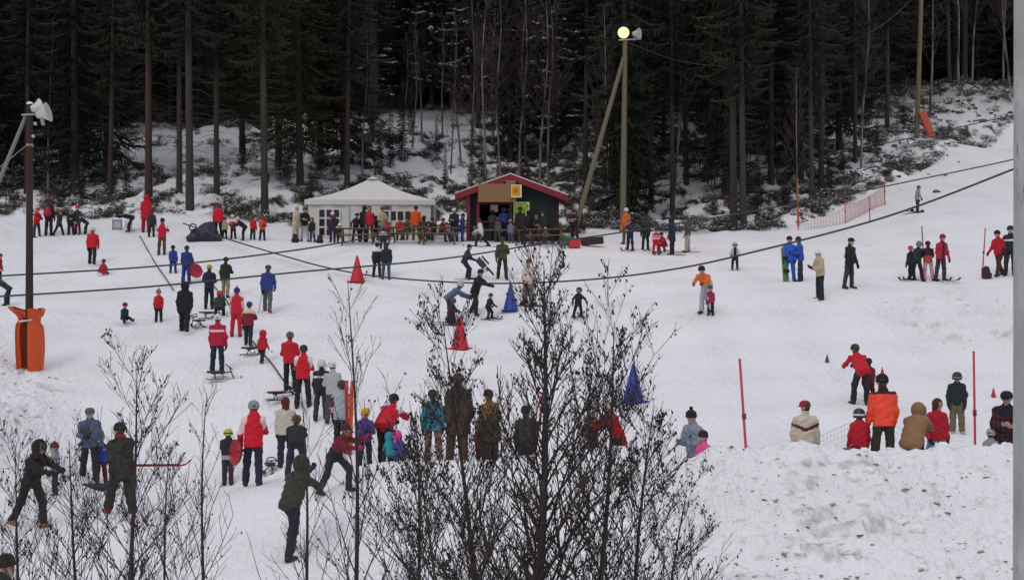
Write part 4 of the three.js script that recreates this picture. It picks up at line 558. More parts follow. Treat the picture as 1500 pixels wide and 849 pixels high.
// ---- red group by the covered machine
who(319, 349, 1.68, 195, 'stand', 0xd21c34, BLK, ['beanie', 0x7a1426], 'adult in bright red beside the dark covered machine', { g: BLK, puffy: 1 });
who(329, 349, 1.05, 20, 'stand', 0xb8a88c, BLK, ['beanie', BRN], 'small child in beige beside the adult in bright red');
who(341, 350, 1.2, -10, 'hands', 0xb81a30, 0x2a1a24, ['beanie', CRM], 'child in red with a cream hat beside the child in beige', { j2: WHT, js: 'yoke' });
who(358, 352, 1.3, -50, 'bend', 0x22242a, BLK, ['beanie', 0xcfc6a8], 'person in black leaning over among the red-clad children', { g: BLK });
who(370, 351, 1.2, 160, 'stand', 0xc8182c, 0x20303c, ['beanie', 0x5a4030], 'child in red jacket and slate trousers next to an orange one');
who(384, 352, 1.2, 30, 'hands', 0xd4502a, BLK, ['helmet', 0x8c1c20], 'child in orange-red jacket at the end of the red group', { g: BLK });
// ---- tent crowd
who(433, 354, 1.65, 60, 'stand', 0xc2b59c, 0xb4aea2, ['beanie', 0xb0a084], 'person in beige jacket and pale trousers left of the tent', { long: 0.3 });
who(446, 353, 1.62, 10, 'hands', 0x241f24, 0xb8b6b4, ['beanie', 0x6a1a22], 'person in black jacket and pale trousers left of the tent');
who(457, 354, 1.2, -20, 'stand', 0x2a2026, 0x3a4866, ['hair', 0x3a2416], 'child in dark jacket and jeans at the tent corner');
who(487, 353, 1.45, -20, 'wave', 0x3c2240, 0x3a2a50, ['cap', WHT], 'person in dark purple stretching an arm before the tent window');
who(497, 355, 1.2, 20, 'sit', 0x2e2034, BLK, ['beanie', WHT], 'seated child in blackish purple with a white hat');
who(521, 353, 1.4, 40, 'out', 0x3a2244, BLK, ['beanie', BLK], 'child in plum jacket with black hat in the tent doorway');
who(532, 353, 1.75, 150, 'hands', 0x1e1c20, 0x22242e, ['hair', 0x3a221a], 'tall dark-haired person in black in front of the tent');
who(541, 354, 1.68, 5, 'stand', 0xc41c38, 0x1d2a22, ['hair', 0x2e1a14], 'person in a red body warmer with dark sleeves before the tent', { j2: 0x2a2a30, js: 'sleeves' });
who(559, 353, 1.65, 30, 'hands', 0xb8a890, 0x6a6258, ['beanie', 0x5a4a40], 'person in sand-coloured jacket before the tent wall');
who(566, 353, 1.3, 200, 'bend', 0xc81a34, MAR, ['hood', 0xc0182e], 'person in red hooded jacket bending by the picnic table');
who(550, 353, 1.25, 170, 'stand', 0x2a3228, MAR, ['beanie', 0x203020], 'child in dark green and maroon before the tent');
who(561, 367, 1.2, 180, 'stand', 0x22293c, BLK, ['beanie', GRY], 'child in navy jacket with white bands', { j2: WHT, js: 'bands', g: BLK });
who(552, 406, 1.42, 170, 'stand', 0x22222a, 0x20202a, ['beanie', BLK, WHT], 'youth in black beside another in blue jeans above the red cone', { j2: WHT, js: 'yoke', g: BLK });
who(566, 409, 1.48, 185, 'stand', 0x24262a, 0x3d5170, ['beanie', 0x2a2430], 'youth in black jacket and blue jeans right of the red cone', { g: BLK });
who(585, 351, 1.45, 10, 'sit', 0xc8202c, 0x3a3432, ['beanie', 0x33222a], 'seated person in bright red at the picnic table');
who(609, 352, 1.65, 185, 'stand', 0xd8551c, 0x4a4a4c, ['beanie', 0x3c2a20], 'person in orange jacket standing at the picnic table', { long: 0.18 });
who(598, 350, 1.5, -20, 'sit', 0x56523e, 0x5a564c, ['beanie', 0x30302a], 'seated person in olive grey between red and orange jackets');
who(620, 352, 1.55, 170, 'sit', 0x384030, 0x3a3840, ['hair', 0x2a1c14], 'seated person in dark green right of the orange jacket');
who(627, 353, 1.2, 20, 'sit', 0x4a3a5a, 0x444038, ['beanie', 0x3a3a30], 'small seated child in violet grey at the picnic table');
who(635, 353, 1.4, -30, 'sit', 0x202632, 0x2c2226, ['beanie', 0x1c2028], 'seated person in navy with a navy hat beside a maroon jacket');
who(646, 354, 1.42, 60, 'sit', 0x7a1c28, 0x2a1820, ['beanie', 0x6a2a22], 'seated person in maroon leaning between tent and kiosk');
who(666, 354, 1.6, -20, 'hands', 0x1e2838, 0x20305c, ['cap', 0xd4cec8], 'person in dark navy with white cap beside the kiosk post', { fat: 1.15 });
who(677, 354, 1.35, 100, 'stand', 0x26386a, 0x2a3a7a, ['beanie', BLK], 'child in blue beside the red kiosk post');
// ---- kiosk crowd
who(705, 361, 1.36, -100, 'stride', 0xd4cfcb, 0x1e2026, ['helmet', 0x2a2a2e], 'child in white jacket striding past the kiosk in ski boots', { g: 0x9a9aa0, j2: 0x9d98a0, js: 'hemband' });
who(697, 353, 0.95, -30, 'sit', 0x8f969e, 0x5a6472, ['beanie', GRY], 'small child in pale grey sitting by the kiosk wall');
who(721, 353, 1.5, 170, 'hands', 0x3e4650, 0x33363c, ['hair', 0x221816], 'dark-haired person in slate jacket at the kiosk hatch');
who(729, 354, 1.2, 150, 'stand', 0x5a5c60, 0x4e4a40, ['beanie', 0x5a4a44], 'child in grey jacket at the kiosk hatch');
who(737, 353, 1.62, 178, 'hands', 0x2a4fb0, 0x20284a, ['beanie', 0x24408c], 'person in bright blue at the kiosk hatch');
who(748, 356, 1.15, 160, 'stand', 0x77737c, 0x4a465a, ['beanie', 0xa8a4b0], 'child in grey jacket with pale hat in front of the kiosk', { j2: 0xa04060, js: 'sleeves' });
who(762, 355, 1.7, 183, 'stand', 0x1e2420, 0x1c221e, ['beanie', 0x1c1c18], 'tall person in black in front of the lime poster', { long: 0.25, j2: 0x4a1824, js: 'sleeves' });
who(774, 354, 1.5, 200, 'stand', 0x3a1a26, 0x3a4252, ['hair', 0x2a1a12], 'person in dark maroon and jeans beside the lime poster');
who(785, 354, 1.3, 10, 'hands', 0x22282a, 0x1c2022, ['beanie', 0x8a5a50], 'child in blackish grey right of the lime poster');
who(795, 354, 1.45, -10, 'stand', 0x28322e, 0x1c1e20, ['beanie', 0x30443c], 'person in dark green against the kiosk wall');
who(808, 352, 1.6, 20, 'stand', 0xa81a28, 0x3a2a24, ['beanie', 0xc8bda6], 'person in red with a cream hat at the kiosk corner');
who(789, 356, 1.05, 30, 'sit', 0x5a2030, 0x6a665c, ['beanie', 0x7a3a42], 'small seated child in maroon and grey at the kiosk');
who(800, 357, 1.0, -20, 'sit', 0x8c8f92, 0x55585c, ['beanie', 0xa0a0a0], 'small seated child in light grey at the kiosk');
who(815, 358, 1.25, 185, 'sit', 0x24201f, 0x2a4a4a, ['beanie', 0x1e1c1c], 'seated person in black with back turned near the green crate');
who(842, 354, 1.55, -30, 'hands', 0x3a2428, 0x24262a, ['beanie', 0x5a2830], 'person in dark maroon standing behind the crates', { j2: 0xb4aeb0, js: 'stripe' });
// ---- right of the lamp mast
who(918, 357, 1.72, -140, 'stand', 0xcf6a24, 0x5a4a34, ['beanie', 0xd8cdb8], 'person in orange jacket and cream hat at the lamp mast foot');
who(923, 367, 1.45, -30, 'hands', 0x2c2c50, 0x20243c, ['beanie', 0x5a4a80], 'person in violet-blue in front of the orange jacket');
who(946, 366, 1.5, 190, 'stand', 0x1e2a2c, 0x20242a, ['beanie', 0x1e2426], 'person in dark bottle green right of the lamp mast', { long: 0.2 });
who(961, 372, 1.2, 5, 'stand', 0xc01c34, 0xb01830, ['beanie', 0x4a2a2c], 'child in a red ski suit with white front stripes', { j2: WHT, js: 'bands', g: RED });
who(974, 369, 1.3, -50, 'crouch', 0xa81c30, 0x8a1a2a, ['beanie', BLK], 'person in red crouching behind the child in red');
who(985, 373, 1.7, -110, 'stand', 0x1c2440, 0x1c2224, ['hood', 0x1c2440], 'tall person in navy hooded coat beside the red ski suit', { long: 0.28 });
who(1008, 369, 1.62, -100, 'lookback', 0x4c4438, 0xb0a690, ['beanie', 0x3a3028], 'person in brown jacket and sand trousers at the group end', { baggy: 1.1 });
who(1077, 394, 1.2, -10, 'ski', 0xb9bcc4, BLK, ['helmet', 0x8d95a4, BLK], 'child skier in white and black alone on the piste', { j2: BLK, js: 'panel', g: BLK });
who(1036, 458, 1.78, -30, 'bend', 0xd8702a, 0xaeb2ba, ['beanie', BLK], 'adult in orange jacket and pale trousers steadying a child', { j2: 0xc9b490, js: 'lower', g: 0x8a2a40, baggy: 1.1 });
who(1041, 461, 1.0, -20, 'stand', 0x9a2c50, BLK, ['beanie', 0x5a5c66], 'small child held in front of the orange jacket', { g: BLK });
who(1157, 412, 1.68, -20, 'stand', 0x2a5fc4, 0x2a5cbc, ['beanie', BLK], 'person in bright blue ski suit holding a green board', { g: BLK });
who(1173, 412, 1.66, -100, 'hands', 0x2a4fa4, 0x222c48, ['beanie', 0x2a2422], 'person in blue jacket and navy trousers beside the bright blue suit', { g: BLK });
who(1202, 438, 1.7, -70, 'hands', 0xb8a88c, 0x22222e, ['beanie', WHT], 'person in beige jacket and white hat on the piste', { g: BLK });
who(1245, 422, 1.78, 40, 'stand', 0x202024, 0x33363e, ['cap', BLK], 'person in black jacket and dark jeans standing alone', { g: BLK });
who(1336, 410, 1.3, -60, 'stand', 0x22242a, BLK, ['beanie', 0xc23a5c], 'child in black with a pink hat by the leaning pole', { g: BLK });
who(1344, 411, 1.5, 20, 'walk', 0x24302e, BLK, ['helmet', GRY], 'person in blackish green with a grey helmet behind the pink hat', { g: BLK });
who(1360, 411, 1.48, 170, 'hands', 0x3a2024, 0xc4909c, ['beanie', 0x2a2426], 'person in dark maroon jacket and pink trousers', { j2: 0xa84a40, js: 'lower' });
who(1379, 411, 1.72, 20, 'stand', 0xb81c34, 0x3c3644, ['beanie', 0x8a1a34], 'person in red and navy jacket with a maroon hat', { j2: 0x252a42, js: 'panel', g: BLK });
who(1344, 311, 1.35, 80, 'out', 0x8d8b88, 0x3a3a44, ['beanie', 0x8a2a2a], 'snowboarder in grey gliding high on the right hillside', { g: BLK });
who(1464, 404, 1.74, -60, 'walk', 0xb81b2c, 0x4a2a24, ['beanie', 0x2a1a1c], 'person in red jacket and brown trousers by the dark rucksack', { g: BLK });
who(1481, 404, 1.85, -30, 'stand', 0x1c2638, 0x2a2a34, ['beanie', 0x1c2030], 'tall person in navy jacket with a white band beside the steel post', { j2: WHT, js: 'stripe', g: BLK });
// ---- middle of the piste
who(392, 457, 1.74, 182, 'walk', 0x2b3f86, 0x5b5e62, ['cap', BLK], 'person in blue jacket and grey trousers walking with a pole', { b: 0x7a2a26, g: BLK });
who(656, 472, 1.66, 100, 'bend', 0x55647a, 0x2c3446, ['helmet', 0xa9ab9c], 'adult in grey-blue bending to help a small skier', { g: BLK });
who(659, 476, 1.05, 60, 'ski', 0x3a3230, 0x2a2628, ['helmet', 0x44403c], 'small skier in dark brown held by the grey-blue adult', { g: BLK });
who(696, 461, 1.72, 50, 'reach', 0x20241e, BLK, ['beanie', BLK], 'adult in black stretching a hand to a small skier', { g: BLK, mirror: 1 });
who(715, 467, 1.0, 50, 'ski', 0x2e2236, 0x262030, ['beanie', 0x5a3a34], 'small skier in dark plum beside the adult in black', { g: BLK });
who(680, 409, 1.5, 110, 'ski', 0x2a2c3e, 0x24263a, ['beanie', 0x241c20], 'skier in dark navy gliding towards the adult in black', { g: BLK });
who(736, 409, 1.68, 178, 'carry', 0x4a4c34, 0x2e2a2a, ['beanie', 0x3a3226], 'person in mottled olive jacket carrying a black steerable sledge', { j2: 0x33331f, js: 'camo', g: BLK });
who(774, 447, 1.66, 20, 'stand', 0xcdc4ae, 0x85807a, ['beanie', 0x7a2c24], 'snowboarder in cream jacket and grey trousers', { g: BLK, baggy: 1.2 });
who(847, 465, 1.1, 20, 'out', 0x1e222c, 0x1c1e26, ['helmet', 0x24262c, 0x8a8a70], 'small child skier in black with poles held wide', { g: BLK });
// ---- the queue up the sledge track
who(306, 452, 1.6, 184, 'hands', 0x20263a, 0x1e2230, ['beanie', 0xc49a38], 'person in navy with a mustard hat pulling a sledge', { g: BLK });
who(330, 436, 1.55, 170, 'carry', 0x222a22, 0x8a7c66, ['beanie', BLK], 'person in blackish green and sand trousers on the track', { g: BLK });
who(320, 464, 1.35, 186, 'crouch', 0x2c3638, 0x1e2226, ['helmet', 0xb02a2c], 'crouching child in slate with a red helmet on the track', { g: BLK });
who(346, 493, 1.62, 178, 'stand', 0xc42036, 0xc01c30, ['beanie', 0x3a2a6a, 0x8a70b0], 'person in a red ski suit with pale sleeves and violet hat', { j2: 0xc4b8a8, js: 'sleeves', g: BLK });
who(364, 506, 1.42, 175, 'carry', 0x7e2034, 0x1f2429, ['beanie', 0x40305c], 'child in wine-red jacket and dark trousers with violet hat', { j2: 0xcfc4ae, js: 'yoke', g: BLK });
who(384, 531, 1.05, 160, 'walk', 0xb81c30, 0x20242a, ['hood', 0xb81c30], 'small child in red hooded jacket holding the tow rope', { g: BLK });
who(318, 546, 1.72, 182, 'stand', 0xb01a3a, 0x232a3c, ['beanie', 0xd8d0cc], 'person in wine-red jacket with a white band towing a sledge', { j2: 0xdcd2d6, js: 'stripe', g: 0x4a1420, yaw: 0 });
who(424, 572, 1.68, 184, 'hands', 0xc01830, 0x1c1e26, ['beanie', 0x6a5a50], 'person in plain red jacket next ahead in the queue', { g: BLK });
who(444, 597, 1.74, 182, 'hands', 0xca1a2e, 0x1d1d24, ['beanie', 0x2e382a], 'person in red jacket with white side stripes in the queue', { j2: WHT, js: 'sides', g: BLK });
// ---- foot of the slope, left
who(371, 711, 1.78, 190, 'carry', 0xd01a2c, 0x24283a, ['beanie', 0x8a8d92], 'person in bright red with grey hat holding a red sledge disc', { g: RED, j2: 0xe8c8c8, js: 'sides', puffy: 1 });
who(333, 710, 1.42, 184, 'face', 0x1e262e, 0x2a3036, ['helmet', 0xb9b227, BLK], 'child in dark jacket with a yellow-green helmet, hands raised', { j2: 0x9a9ca2, js: 'hemband', t2: 0x6a1822, ts: 'side', g: BLK });
who(131, 704, 1.78, 20, 'carry', 0x556079, 0x262830, ['cap', 0x5a5a60], 'person in grey-blue jacket and dark trousers behind the alders', { g: BLK });
who(147, 706, 1.2, 175, 'stand', 0x2544b4, 0x5a2024, ['beanie', 0xd0a21c], 'child in royal blue with a yellow hat', { g: BLK, j2: 0x8aa0d8, js: 'stripe' });
who(45, 771, 1.74, 62, 'reach', 0x1b1715, 0x1d1917, ['hood', 0x1b1715], 'person in black hooded overall leaning and lifting a child', { b: 0x8a5a22, g: BLK });
who(80, 724, 1.15, -70, 'stand', 0x8d9399, 0x2a2a30, ['beanie', 0x5a3024], 'small child in grey lifted by the black overall', { j2: BLK, js: 'bands', g: BLK });
who(178, 752, 1.82, 215, 'walk', 0x34372d, 0x322c2a, ['beanie', 0x221c20], 'person in dark mottled jacket with red scarf carrying a red ski', { j2: 0x23241e, js: 'camo', scarf: 0xa01c2c, long: 0.25, fat: 1.15, b: 0x8a1c26, g: BLK });
who(418, 683, 1.72, 200, 'stand', 0xc4bdac, 0x242636, ['hair', 0x5a2018], 'person in cream jumper with auburn hair behind a dark jacket', { fat: 1.1, g: BLK });
who(434, 702, 1.5, 190, 'bend', 0x22262c, 0x2a2c44, ['beanie', 0x54502a], 'person in blackish jacket with olive hat beside the cream jumper', { g: BLK });
who(470, 615, 1.62, 172, 'stand', 0x26262c, 0x3a3430, ['helmet', 0xc8c8c6], 'person in black jacket and white helmet in the queue', { j2: WHT, js: 'stripe', g: BLK });
who(487, 618, 1.6, 195, 'hands', 0xb4b2b2, 0x4a4a4e, ['beanie', 0xd0d0cc], 'person in pale grey jacket and white hat in the queue', { g: BLK });
who(500, 664, 1.72, 182, 'stand', 0xa3b0ba, 0x1f1f26, ['beanie', 0x4a3a38], 'person in ice-blue jacket holding orange skis upright', { g: BLK, j2: 0x6c1c28, js: 'sleeves' });
who(489, 722, 1.5, 60, 'climb', 0x7a1a26, 0x2a2c30, ['beanie', 0x3a3034], 'person in dark red scrambling up the bank on hands', { j2: 0x22262a, js: 'lower', g: 0xa02a50 });
who(425, 816, 1.85, 158, 'climb', 0x35392f, 0x1d2230, ['hood', 0x34372c], 'person in olive-green jacket and navy trousers climbing the bank', { b: 0x241e1e, g: BLK, puffy: 1 });
who(3, 14.6, 1.72, 100, 'stand', 0x24382e, BLK, ['beanie', 0x2a1c18], 'person in dark green with brown hat at the foot of the left alders', { g: BLK });
// ---- behind the near bank, centre
who(534, 26.2, 1.3, 20, 'hands', 0x5a468c, 0x2a2434, ['beanie', 0xc89a24], 'child in purple with a yellow hat behind the bank', { g: BLK });
who(563, 26.4, 1.74, 160, 'bend', 0xc8182c, 0x241e22, ['beanie', BLK], 'adult in red with white side stripes bending over children', { j2: WHT, js: 'sides', fat: 1.15, g: BLK });
who(573, 25.8, 0.95, 200, 'crouch', 0x2a8a9a, 0x1e3440, ['hood', 0x2a8a9a], 'small child in turquoise crouching behind the bank', { g: BLK });
who(592, 25.8, 1.0, -120, 'crouch', 0x4c4a92, 0x443e80, ['hood', 0xe0489a], 'small child in violet with a pink hood crouching behind the bank', { g: 0xd84a90 });
who(634, 27, 1.66, 190, 'stand', 0x2f93ac, 0x5a3a28, ['beanie', 0x3a2c28], 'person in turquoise jacket and brown trousers behind the alders', { t2: 0x8a6a5a, g: BLK });
who(671, 25.2, 1.84, 182, 'stand', 0x3c3c30, 0x4a3828, ['beanie', 0x5c3826], 'tall person in long dark olive coat behind the alders', { long: 0.34, fat: 1.15, j2: 0x4c3a2c, js: 'lower', g: BLK });
who(704, 25.4, 1.05, 150, 'stand', 0xb81a34, MAR, ['beanie', 0xa81c30], 'small child in red beside the tan jacket');
who(719, 25.2, 1.62, -140, 'stand', 0x7c5a38, 0x3a3226, ['beanie', 0x3a2c26], 'person in tan jacket with brown hat behind the alders', { j2: 0x4a4632, js: 'lower', fat: 1.15, long: 0.3, g: BLK });
who(770, 26, 1.6, 180, 'stand', 0x3e3e3c, 0x2a2a2c, ['beanie', 0x33302c], 'person in dark grey hidden behind the thickest alder stem', { g: BLK });
who(866, 24.4, 1.15, 60, 'stand', 0x4a4034, 0x2a2a34, ['beanie', 0xc8942c], 'small child in brown with a yellow hat', { g: BLK });
who(905, 24.4, 1.62, -60, 'reach', 0xb81524, 0x2a2026, ['beanie', 0xb4b0b2], 'person in red with pale hat reaching to a yellow-hatted child', { long: 0.2, g: BLK });
who(1018, 23.6, 1.66, -50, 'hands', 0x8392a0, 0x6a7686, ['beanie', BLK, BLK], 'person in grey-blue jacket with black bobble hat behind the bank', { g: GRY });
who(1032, 23.0, 1.38, -60, 'stand', 0xe2569c, 0xb04078, ['beanie', 0x2e2228], 'small child in pink beside the grey-blue jacket', { g: BLK });
// ---- behind the near bank, right
who(1264, 594, 1.74, 188, 'bend', 0xbd1528, 0x20252a, ['beanie', 0x33352f], 'adult in red jacket leaning over a child on the piste', { g: BLK, wide: 1.05 });
who(1274, 588, 1.15, 185, 'stand', 0x6a1628, 0x5e1424, ['beanie', BLK], 'child in maroon in front of the leaning red jacket', { g: BLK });
who(1180, 23.2, 1.68, 170, 'stand', 0xc9c0ae, 0x2a2440, ['cap', 0xa01c34], 'person in cream jumper with red chevron and red cap', { j2: 0x5e1a24, js: 'chevron', g: 0x8f1a30, yaw: 30 });
who(1260, 22.4, 1.3, 178, 'stand', 0xb81a2e, 0x3a2a2c, ['helmet', 0x2a3036, WHT], 'child in red jacket and dark helmet with white band', { g: BLK });
who(1295, 22.3, 1.76, 182, 'stand', 0xf4503a, 0x33302a, ['beanie', 0x17171c], 'adult in bright orange-red jacket with a black hat', { j2: 0x3a1818, js: 'collar', g: BLK, wide: 1.05 });
who(1338, 22.3, 1.62, 150, 'bend', 0x8a6c4c, 0x2a2a30, ['hood', 0x866a4a, 0x6a5236], 'person in tan parka with fur hood bending over the bank', { fat: 1.15, long: 0.25, g: BLK });
who(1372, 23.6, 1.5, 5, 'lookback', 0xb51c30, 0x6d8aa6, ['hair', 0x4a2c1c], 'long-haired person in red jacket and light jeans', { g: NAVY });
who(1402, 634, 1.46, -10, 'stand', 0x1f2a2c, 0x6c6248, ['helmet', 0x22262a, 0x6a6c70], 'youth in black jacket, khaki trousers and black helmet', { g: BLK, baggy: 1.15, b: 0xa6a49e });
who(1475, 22.2, 1.68, -20, 'hands', 0x1d1c22, 0x20202a, ['cap', 0x1c1c22], 'person in black plaid jacket beside the steel post', { j2: 0x5a2430, js: 'plaid', fat: 1.15, long: 0.3 });
who(1452, 22.2, 1.0, 140, 'stand', 0x9a98a2, 0x44444c, ['beanie', 0xb6a898], 'small child in pale grey beside the plaid jacket', { g: BLK });
console.log('people done', crowd.length);
const P_ = {}; for (const o of crowd) P_[o.label] = o;
const find = s => crowd.find(o => o.label.includes(s));

// ---------------------------------------------------------------- equipment
const local = (o, x, y, z) => o.group3.localToWorld(V(x, y, z));
for (const o of crowd) o.group3.updateMatrixWorld(true);
function skiGeo(L, w = 0.085) { const s = new THREE.Shape(); s.moveTo(-L * 0.45, 0); s.lineTo(L * 0.4, 0); s.quadraticCurveTo(L * 0.5, 0.005, L * 0.55, 0.11); s.lineTo(L * 0.54, 0.125); s.quadraticCurveTo(L * 0.48, 0.03, L * 0.4, 0.022); s.lineTo(-L * 0.45, 0.018); s.closePath(); const g = new THREE.ExtrudeGeometry(s, { depth: w, bevelEnabled: false }); g.translate(0, 0, -w / 2); g.rotateY(-Math.PI / 2); return g; }
function skisFor(o, L, hex, label, poles) {
  const g = o.group3, t = thing('pair_of_skis', label, 'skis', g.position.toArray(), g.rotation.y), s = g.scale.x; t.position.y += 0.02;
  for (const k of ['L', 'R']) { const a = o.J['ank' + k], m = part('ski', skiGeo(L), mat(hex, 0.4), t); m.position.set(a.x * s, 0.012, a.z * s + 0.05); part('binding', box(0.07, 0.05, 0.26, 0, 0.045, 0), mat(0x2a2a2e, 0.5), m); }
  if (poles) { const q = thing('pair_of_ski_poles', poles, 'ski poles', g.position.toArray(), g.rotation.y); for (const k of ['L', 'R']) { const w = o.J['wri' + k].clone().multiplyScalar(s), sd = k === 'L' ? 1 : -1; const m = part('pole', rod([w.x + sd * 0.03, w.y + 0.08, w.z + 0.03], [w.x + sd * 0.12, 0.02, w.z - 0.35], 0.011), mat(0x55585c, 0.4, 0.5), q); part('basket', new THREE.CylinderGeometry(0.05, 0.05, 0.012, 10).translate(w.x + sd * 0.115, 0.09, w.z - 0.33), mat(0x222226), m); } }
}
skisFor(find('child skier in white and black'), 1.0, 0x2b2c33, 'short dark skis under the white and black child skier');
skisFor(find('small child skier in black'), 0.9, 0x474a55, 'short skis under the child in black with poles', 'thin ski poles held wide by the child in black');
skisFor(find('adult in grey-blue bending'), 1.5, 0x4a4c55, 'grey skis under the bending grey-blue adult', 'ski poles trailing from the bending grey-blue adult');
skisFor(find('small skier in dark brown'), 0.85, 0x30303a, 'short skis of the dark brown small skier');
skisFor(find('small skier in dark plum'), 0.8, 0x6a6c78, 'short skis of the dark plum small skier');
skisFor(find('skier in dark navy'), 1.2, 0x2a2e44, 'dark skis under the skier in navy');
skisFor(find('child in white jacket striding'), 1.0, 0x3a3c44, 'short skis of the child in white passing the kiosk');
skisFor(find('child in red ski suit') ?? find('red ski suit with white front'), 1.0, 0x3c3c44, 'short skis of the child in a striped red ski suit');
skisFor(find('tall person in navy hooded coat'), 1.5, 0x2e2e34, 'dark skis of the navy hooded coat');
skisFor(find('person in brown jacket and sand trousers'), 1.5, 0x3a3a3a, 'dark skis of the brown jacket');
skisFor(find('person in violet-blue in front'), 1.3, 0x50525c, 'grey skis of the violet-blue jacket');
skisFor(find('person in dark bottle green'), 1.3, 0x44464e, 'grey skis of the bottle green jacket');
skisFor(find('person in red and navy jacket'), 1.5, 0x3c3c46, 'dark skis of the red and navy jacket');
skisFor(find('child in black with a pink hat'), 1.0, 0x2f2f36, 'short dark skis of the pink-hatted child');
function boardGeo(L, w) { const s = new THREE.Shape(), r = w / 2; s.absarc(0, L / 2 - r, r, 0, Math.PI); s.absarc(0, -L / 2 + r, r, Math.PI, 2 * Math.PI); s.closePath(); const g = new THREE.ExtrudeGeometry(s, { depth: 0.018, bevelEnabled: true, bevelSize: 0.004, bevelThickness: 0.004, bevelSegments: 1, curveSegments: 10 }); return g; }
function snowboard(pos, L, hex, rot, label) { const t = thing('snowboard', label, 'snowboard', pos); t.rotation.set(...rot); part('deck', boardGeo(L, 0.27), mat(hex, 0.4), t); for (const s of [-1, 1]) part('binding', box(0.22, 0.12, 0.1, 0, s * 0.24, 0.075, 0.02), mat(0x222226), t); return t; }
{ const a = standAt(1150, 45.3); snowboard([a[0], a[1] + 0.62, a[2]], 1.35, 0x5f8a4e, [-0.1, 0.5, 0.06], 'green board held upright beside the bright blue suit'); }
{ const o = find('snowboarder in cream'), p = o.group3.position; snowboard([p.x, p.y + 0.03, p.z], 1.5, 0x33333a, [-Math.PI / 2, 0, 1.25], 'dark snowboard under the cream jacket'); }
{ const o = find('snowboarder in grey'), p = o.group3.position; snowboard([p.x, p.y + 0.05, p.z], 1.4, 0x2e2e38, [-Math.PI / 2, 0.1, 1.5], 'dark snowboard under the grey snowboarder on the hillside'); }
function snowRacer(pos, turn, label, tilt) { // steerable sledge
  const t = thing('steerable_sledge', label, 'sledge', pos, turn), k = mat(0x24242a, 0.5), s = mat(0x3a3432, 0.6); t.scale.setScalar(tilt ? 0.75 : 0.82); if (tilt) t.rotation.set(tilt[0], turn, tilt[1]);
  for (const x of [-0.2, 0.2]) { const m = part('runner', skiGeo(0.62, 0.09), k, t); m.position.set(x, 0.01, -0.22); } const f = part('front_runner', skiGeo(0.55, 0.1), k, t); f.position.set(0, 0.01, 0.42);
  part('frame', merge([rod([0, 0.2, -0.3], [0, 0.26, 0.4], 0.022), rod([-0.2, 0.03, -0.2], [0, 0.22, -0.2], 0.018), rod([0.2, 0.03, -0.2], [0, 0.22, -0.2], 0.018), rod([0, 0.03, 0.45], [0, 0.42, 0.3], 0.02)]), mat(0x4a4a50, 0.4, 0.5), t);
  part('seat', box(0.3, 0.07, 0.6, 0, 0.27, -0.18, 0.03), s, t); part('steering_wheel', merge([new THREE.TorusGeometry(0.15, 0.018, 8, 22), box(0.28, 0.03, 0.02), box(0.03, 0.14, 0.02, 0, -0.07, 0)]).rotateX(-0.95).translate(0, 0.44, 0.28), k, t); return t;
}
const drop = (px, py) => { const q = onSlope(px, py); return [q[0], q[1] - 0.01, q[2]]; };
snowRacer(drop(323, 555), 1.9, 'dark steerable sledge towed behind the wine-red jacket'); snowRacer(drop(396, 693), 0.3, 'black steerable sledge standing beside the bright red adult'); snowRacer(drop(288, 478), -2.4, 'dark steerable sledge behind the long black coat');
snowRacer(drop(372, 519), 2.2, 'steerable sledge by the small child on the tow rope'); snowRacer(drop(308, 466), 2.0, 'steerable sledge behind the mustard hat'); snowRacer(drop(412, 585), 2.1, 'steerable sledge beside the red jackets in the queue');
{ const o = find('mottled olive'), w = local(o, 0.3, 0.62, 0.12); snowRacer([w.x - 0.38, w.y - 0.02, w.z + 0.15], 0.7, 'black steerable sledge carried by the mottled olive jacket', [1.2, 0.5]); }
{ const o = find('dark mottled jacket'), w = local(o, -0.22, 0.92, 0.1), t = thing('carried_ski', 'red ski carried level under the arm of the mottled jacket', 'ski', [w.x + 0.45, w.y - 0.02, w.z + 0.1], 1.62); part('ski', skiGeo(1.3, 0.12), mat(0x9c1a22, 0.4), t); part('ski_edge', box(0.1, 0.012, 1.0, 0, 0.03, 0), mat(0x5c141a, 0.5), t); const b = standAt(140, 28.6); const q = thing('dark_toboggan', 'dark board under the blue child by the alders', 'sledge', [b[0] + 0.05, b[1] + 0.03, b[2]], 1.4); part('deck', box(0.4, 0.05, 0.9, 0, 0.05, 0, 0.02), mat(0x222228, 0.5), q); part('runner', box(0.03, 0.05, 0.9, 0.17, 0.0, 0), mat(0x33333a), q); part('runner', box(0.03, 0.05, 0.9, -0.17, 0.0, 0), mat(0x33333a), q); }
{ const a = standAt(511, 28.6), t = thing('upright_skis', 'pair of orange skis held upright by the ice-blue jacket', 'skis', [a[0], a[1], a[2]]); for (const s of [-1, 1]) { const m = part('ski', skiGeo(1.72, 0.08), mat(s > 0 ? 0xcf4a1c : 0xb53418, 0.4), t); m.rotation.x = -Math.PI / 2; m.position.set(s * 0.05, 0.78, 0.01 * s); m.rotation.y = 0.02 * s; } }
function disc(pos, rot, hex, label, r = 0.32) { const t = thing('sledge_disc', label, 'sledge', pos); t.rotation.set(...rot); part('dish', lathe([[0.001, 0], [r * 0.6, 0.015], [r * 0.92, 0.06], [r, 0.1], [r + 0.015, 0.1], [r * 0.93, 0.045], [r * 0.6, 0], [0.001, -0.012]], 28), mat(hex, 0.35), t); for (const s of [-1, 1]) part('handle', new THREE.TorusGeometry(0.06, 0.014, 6, 12, Math.PI).translate(s * r * 0.9, 0.1, 0), mat(0x222226), t); }
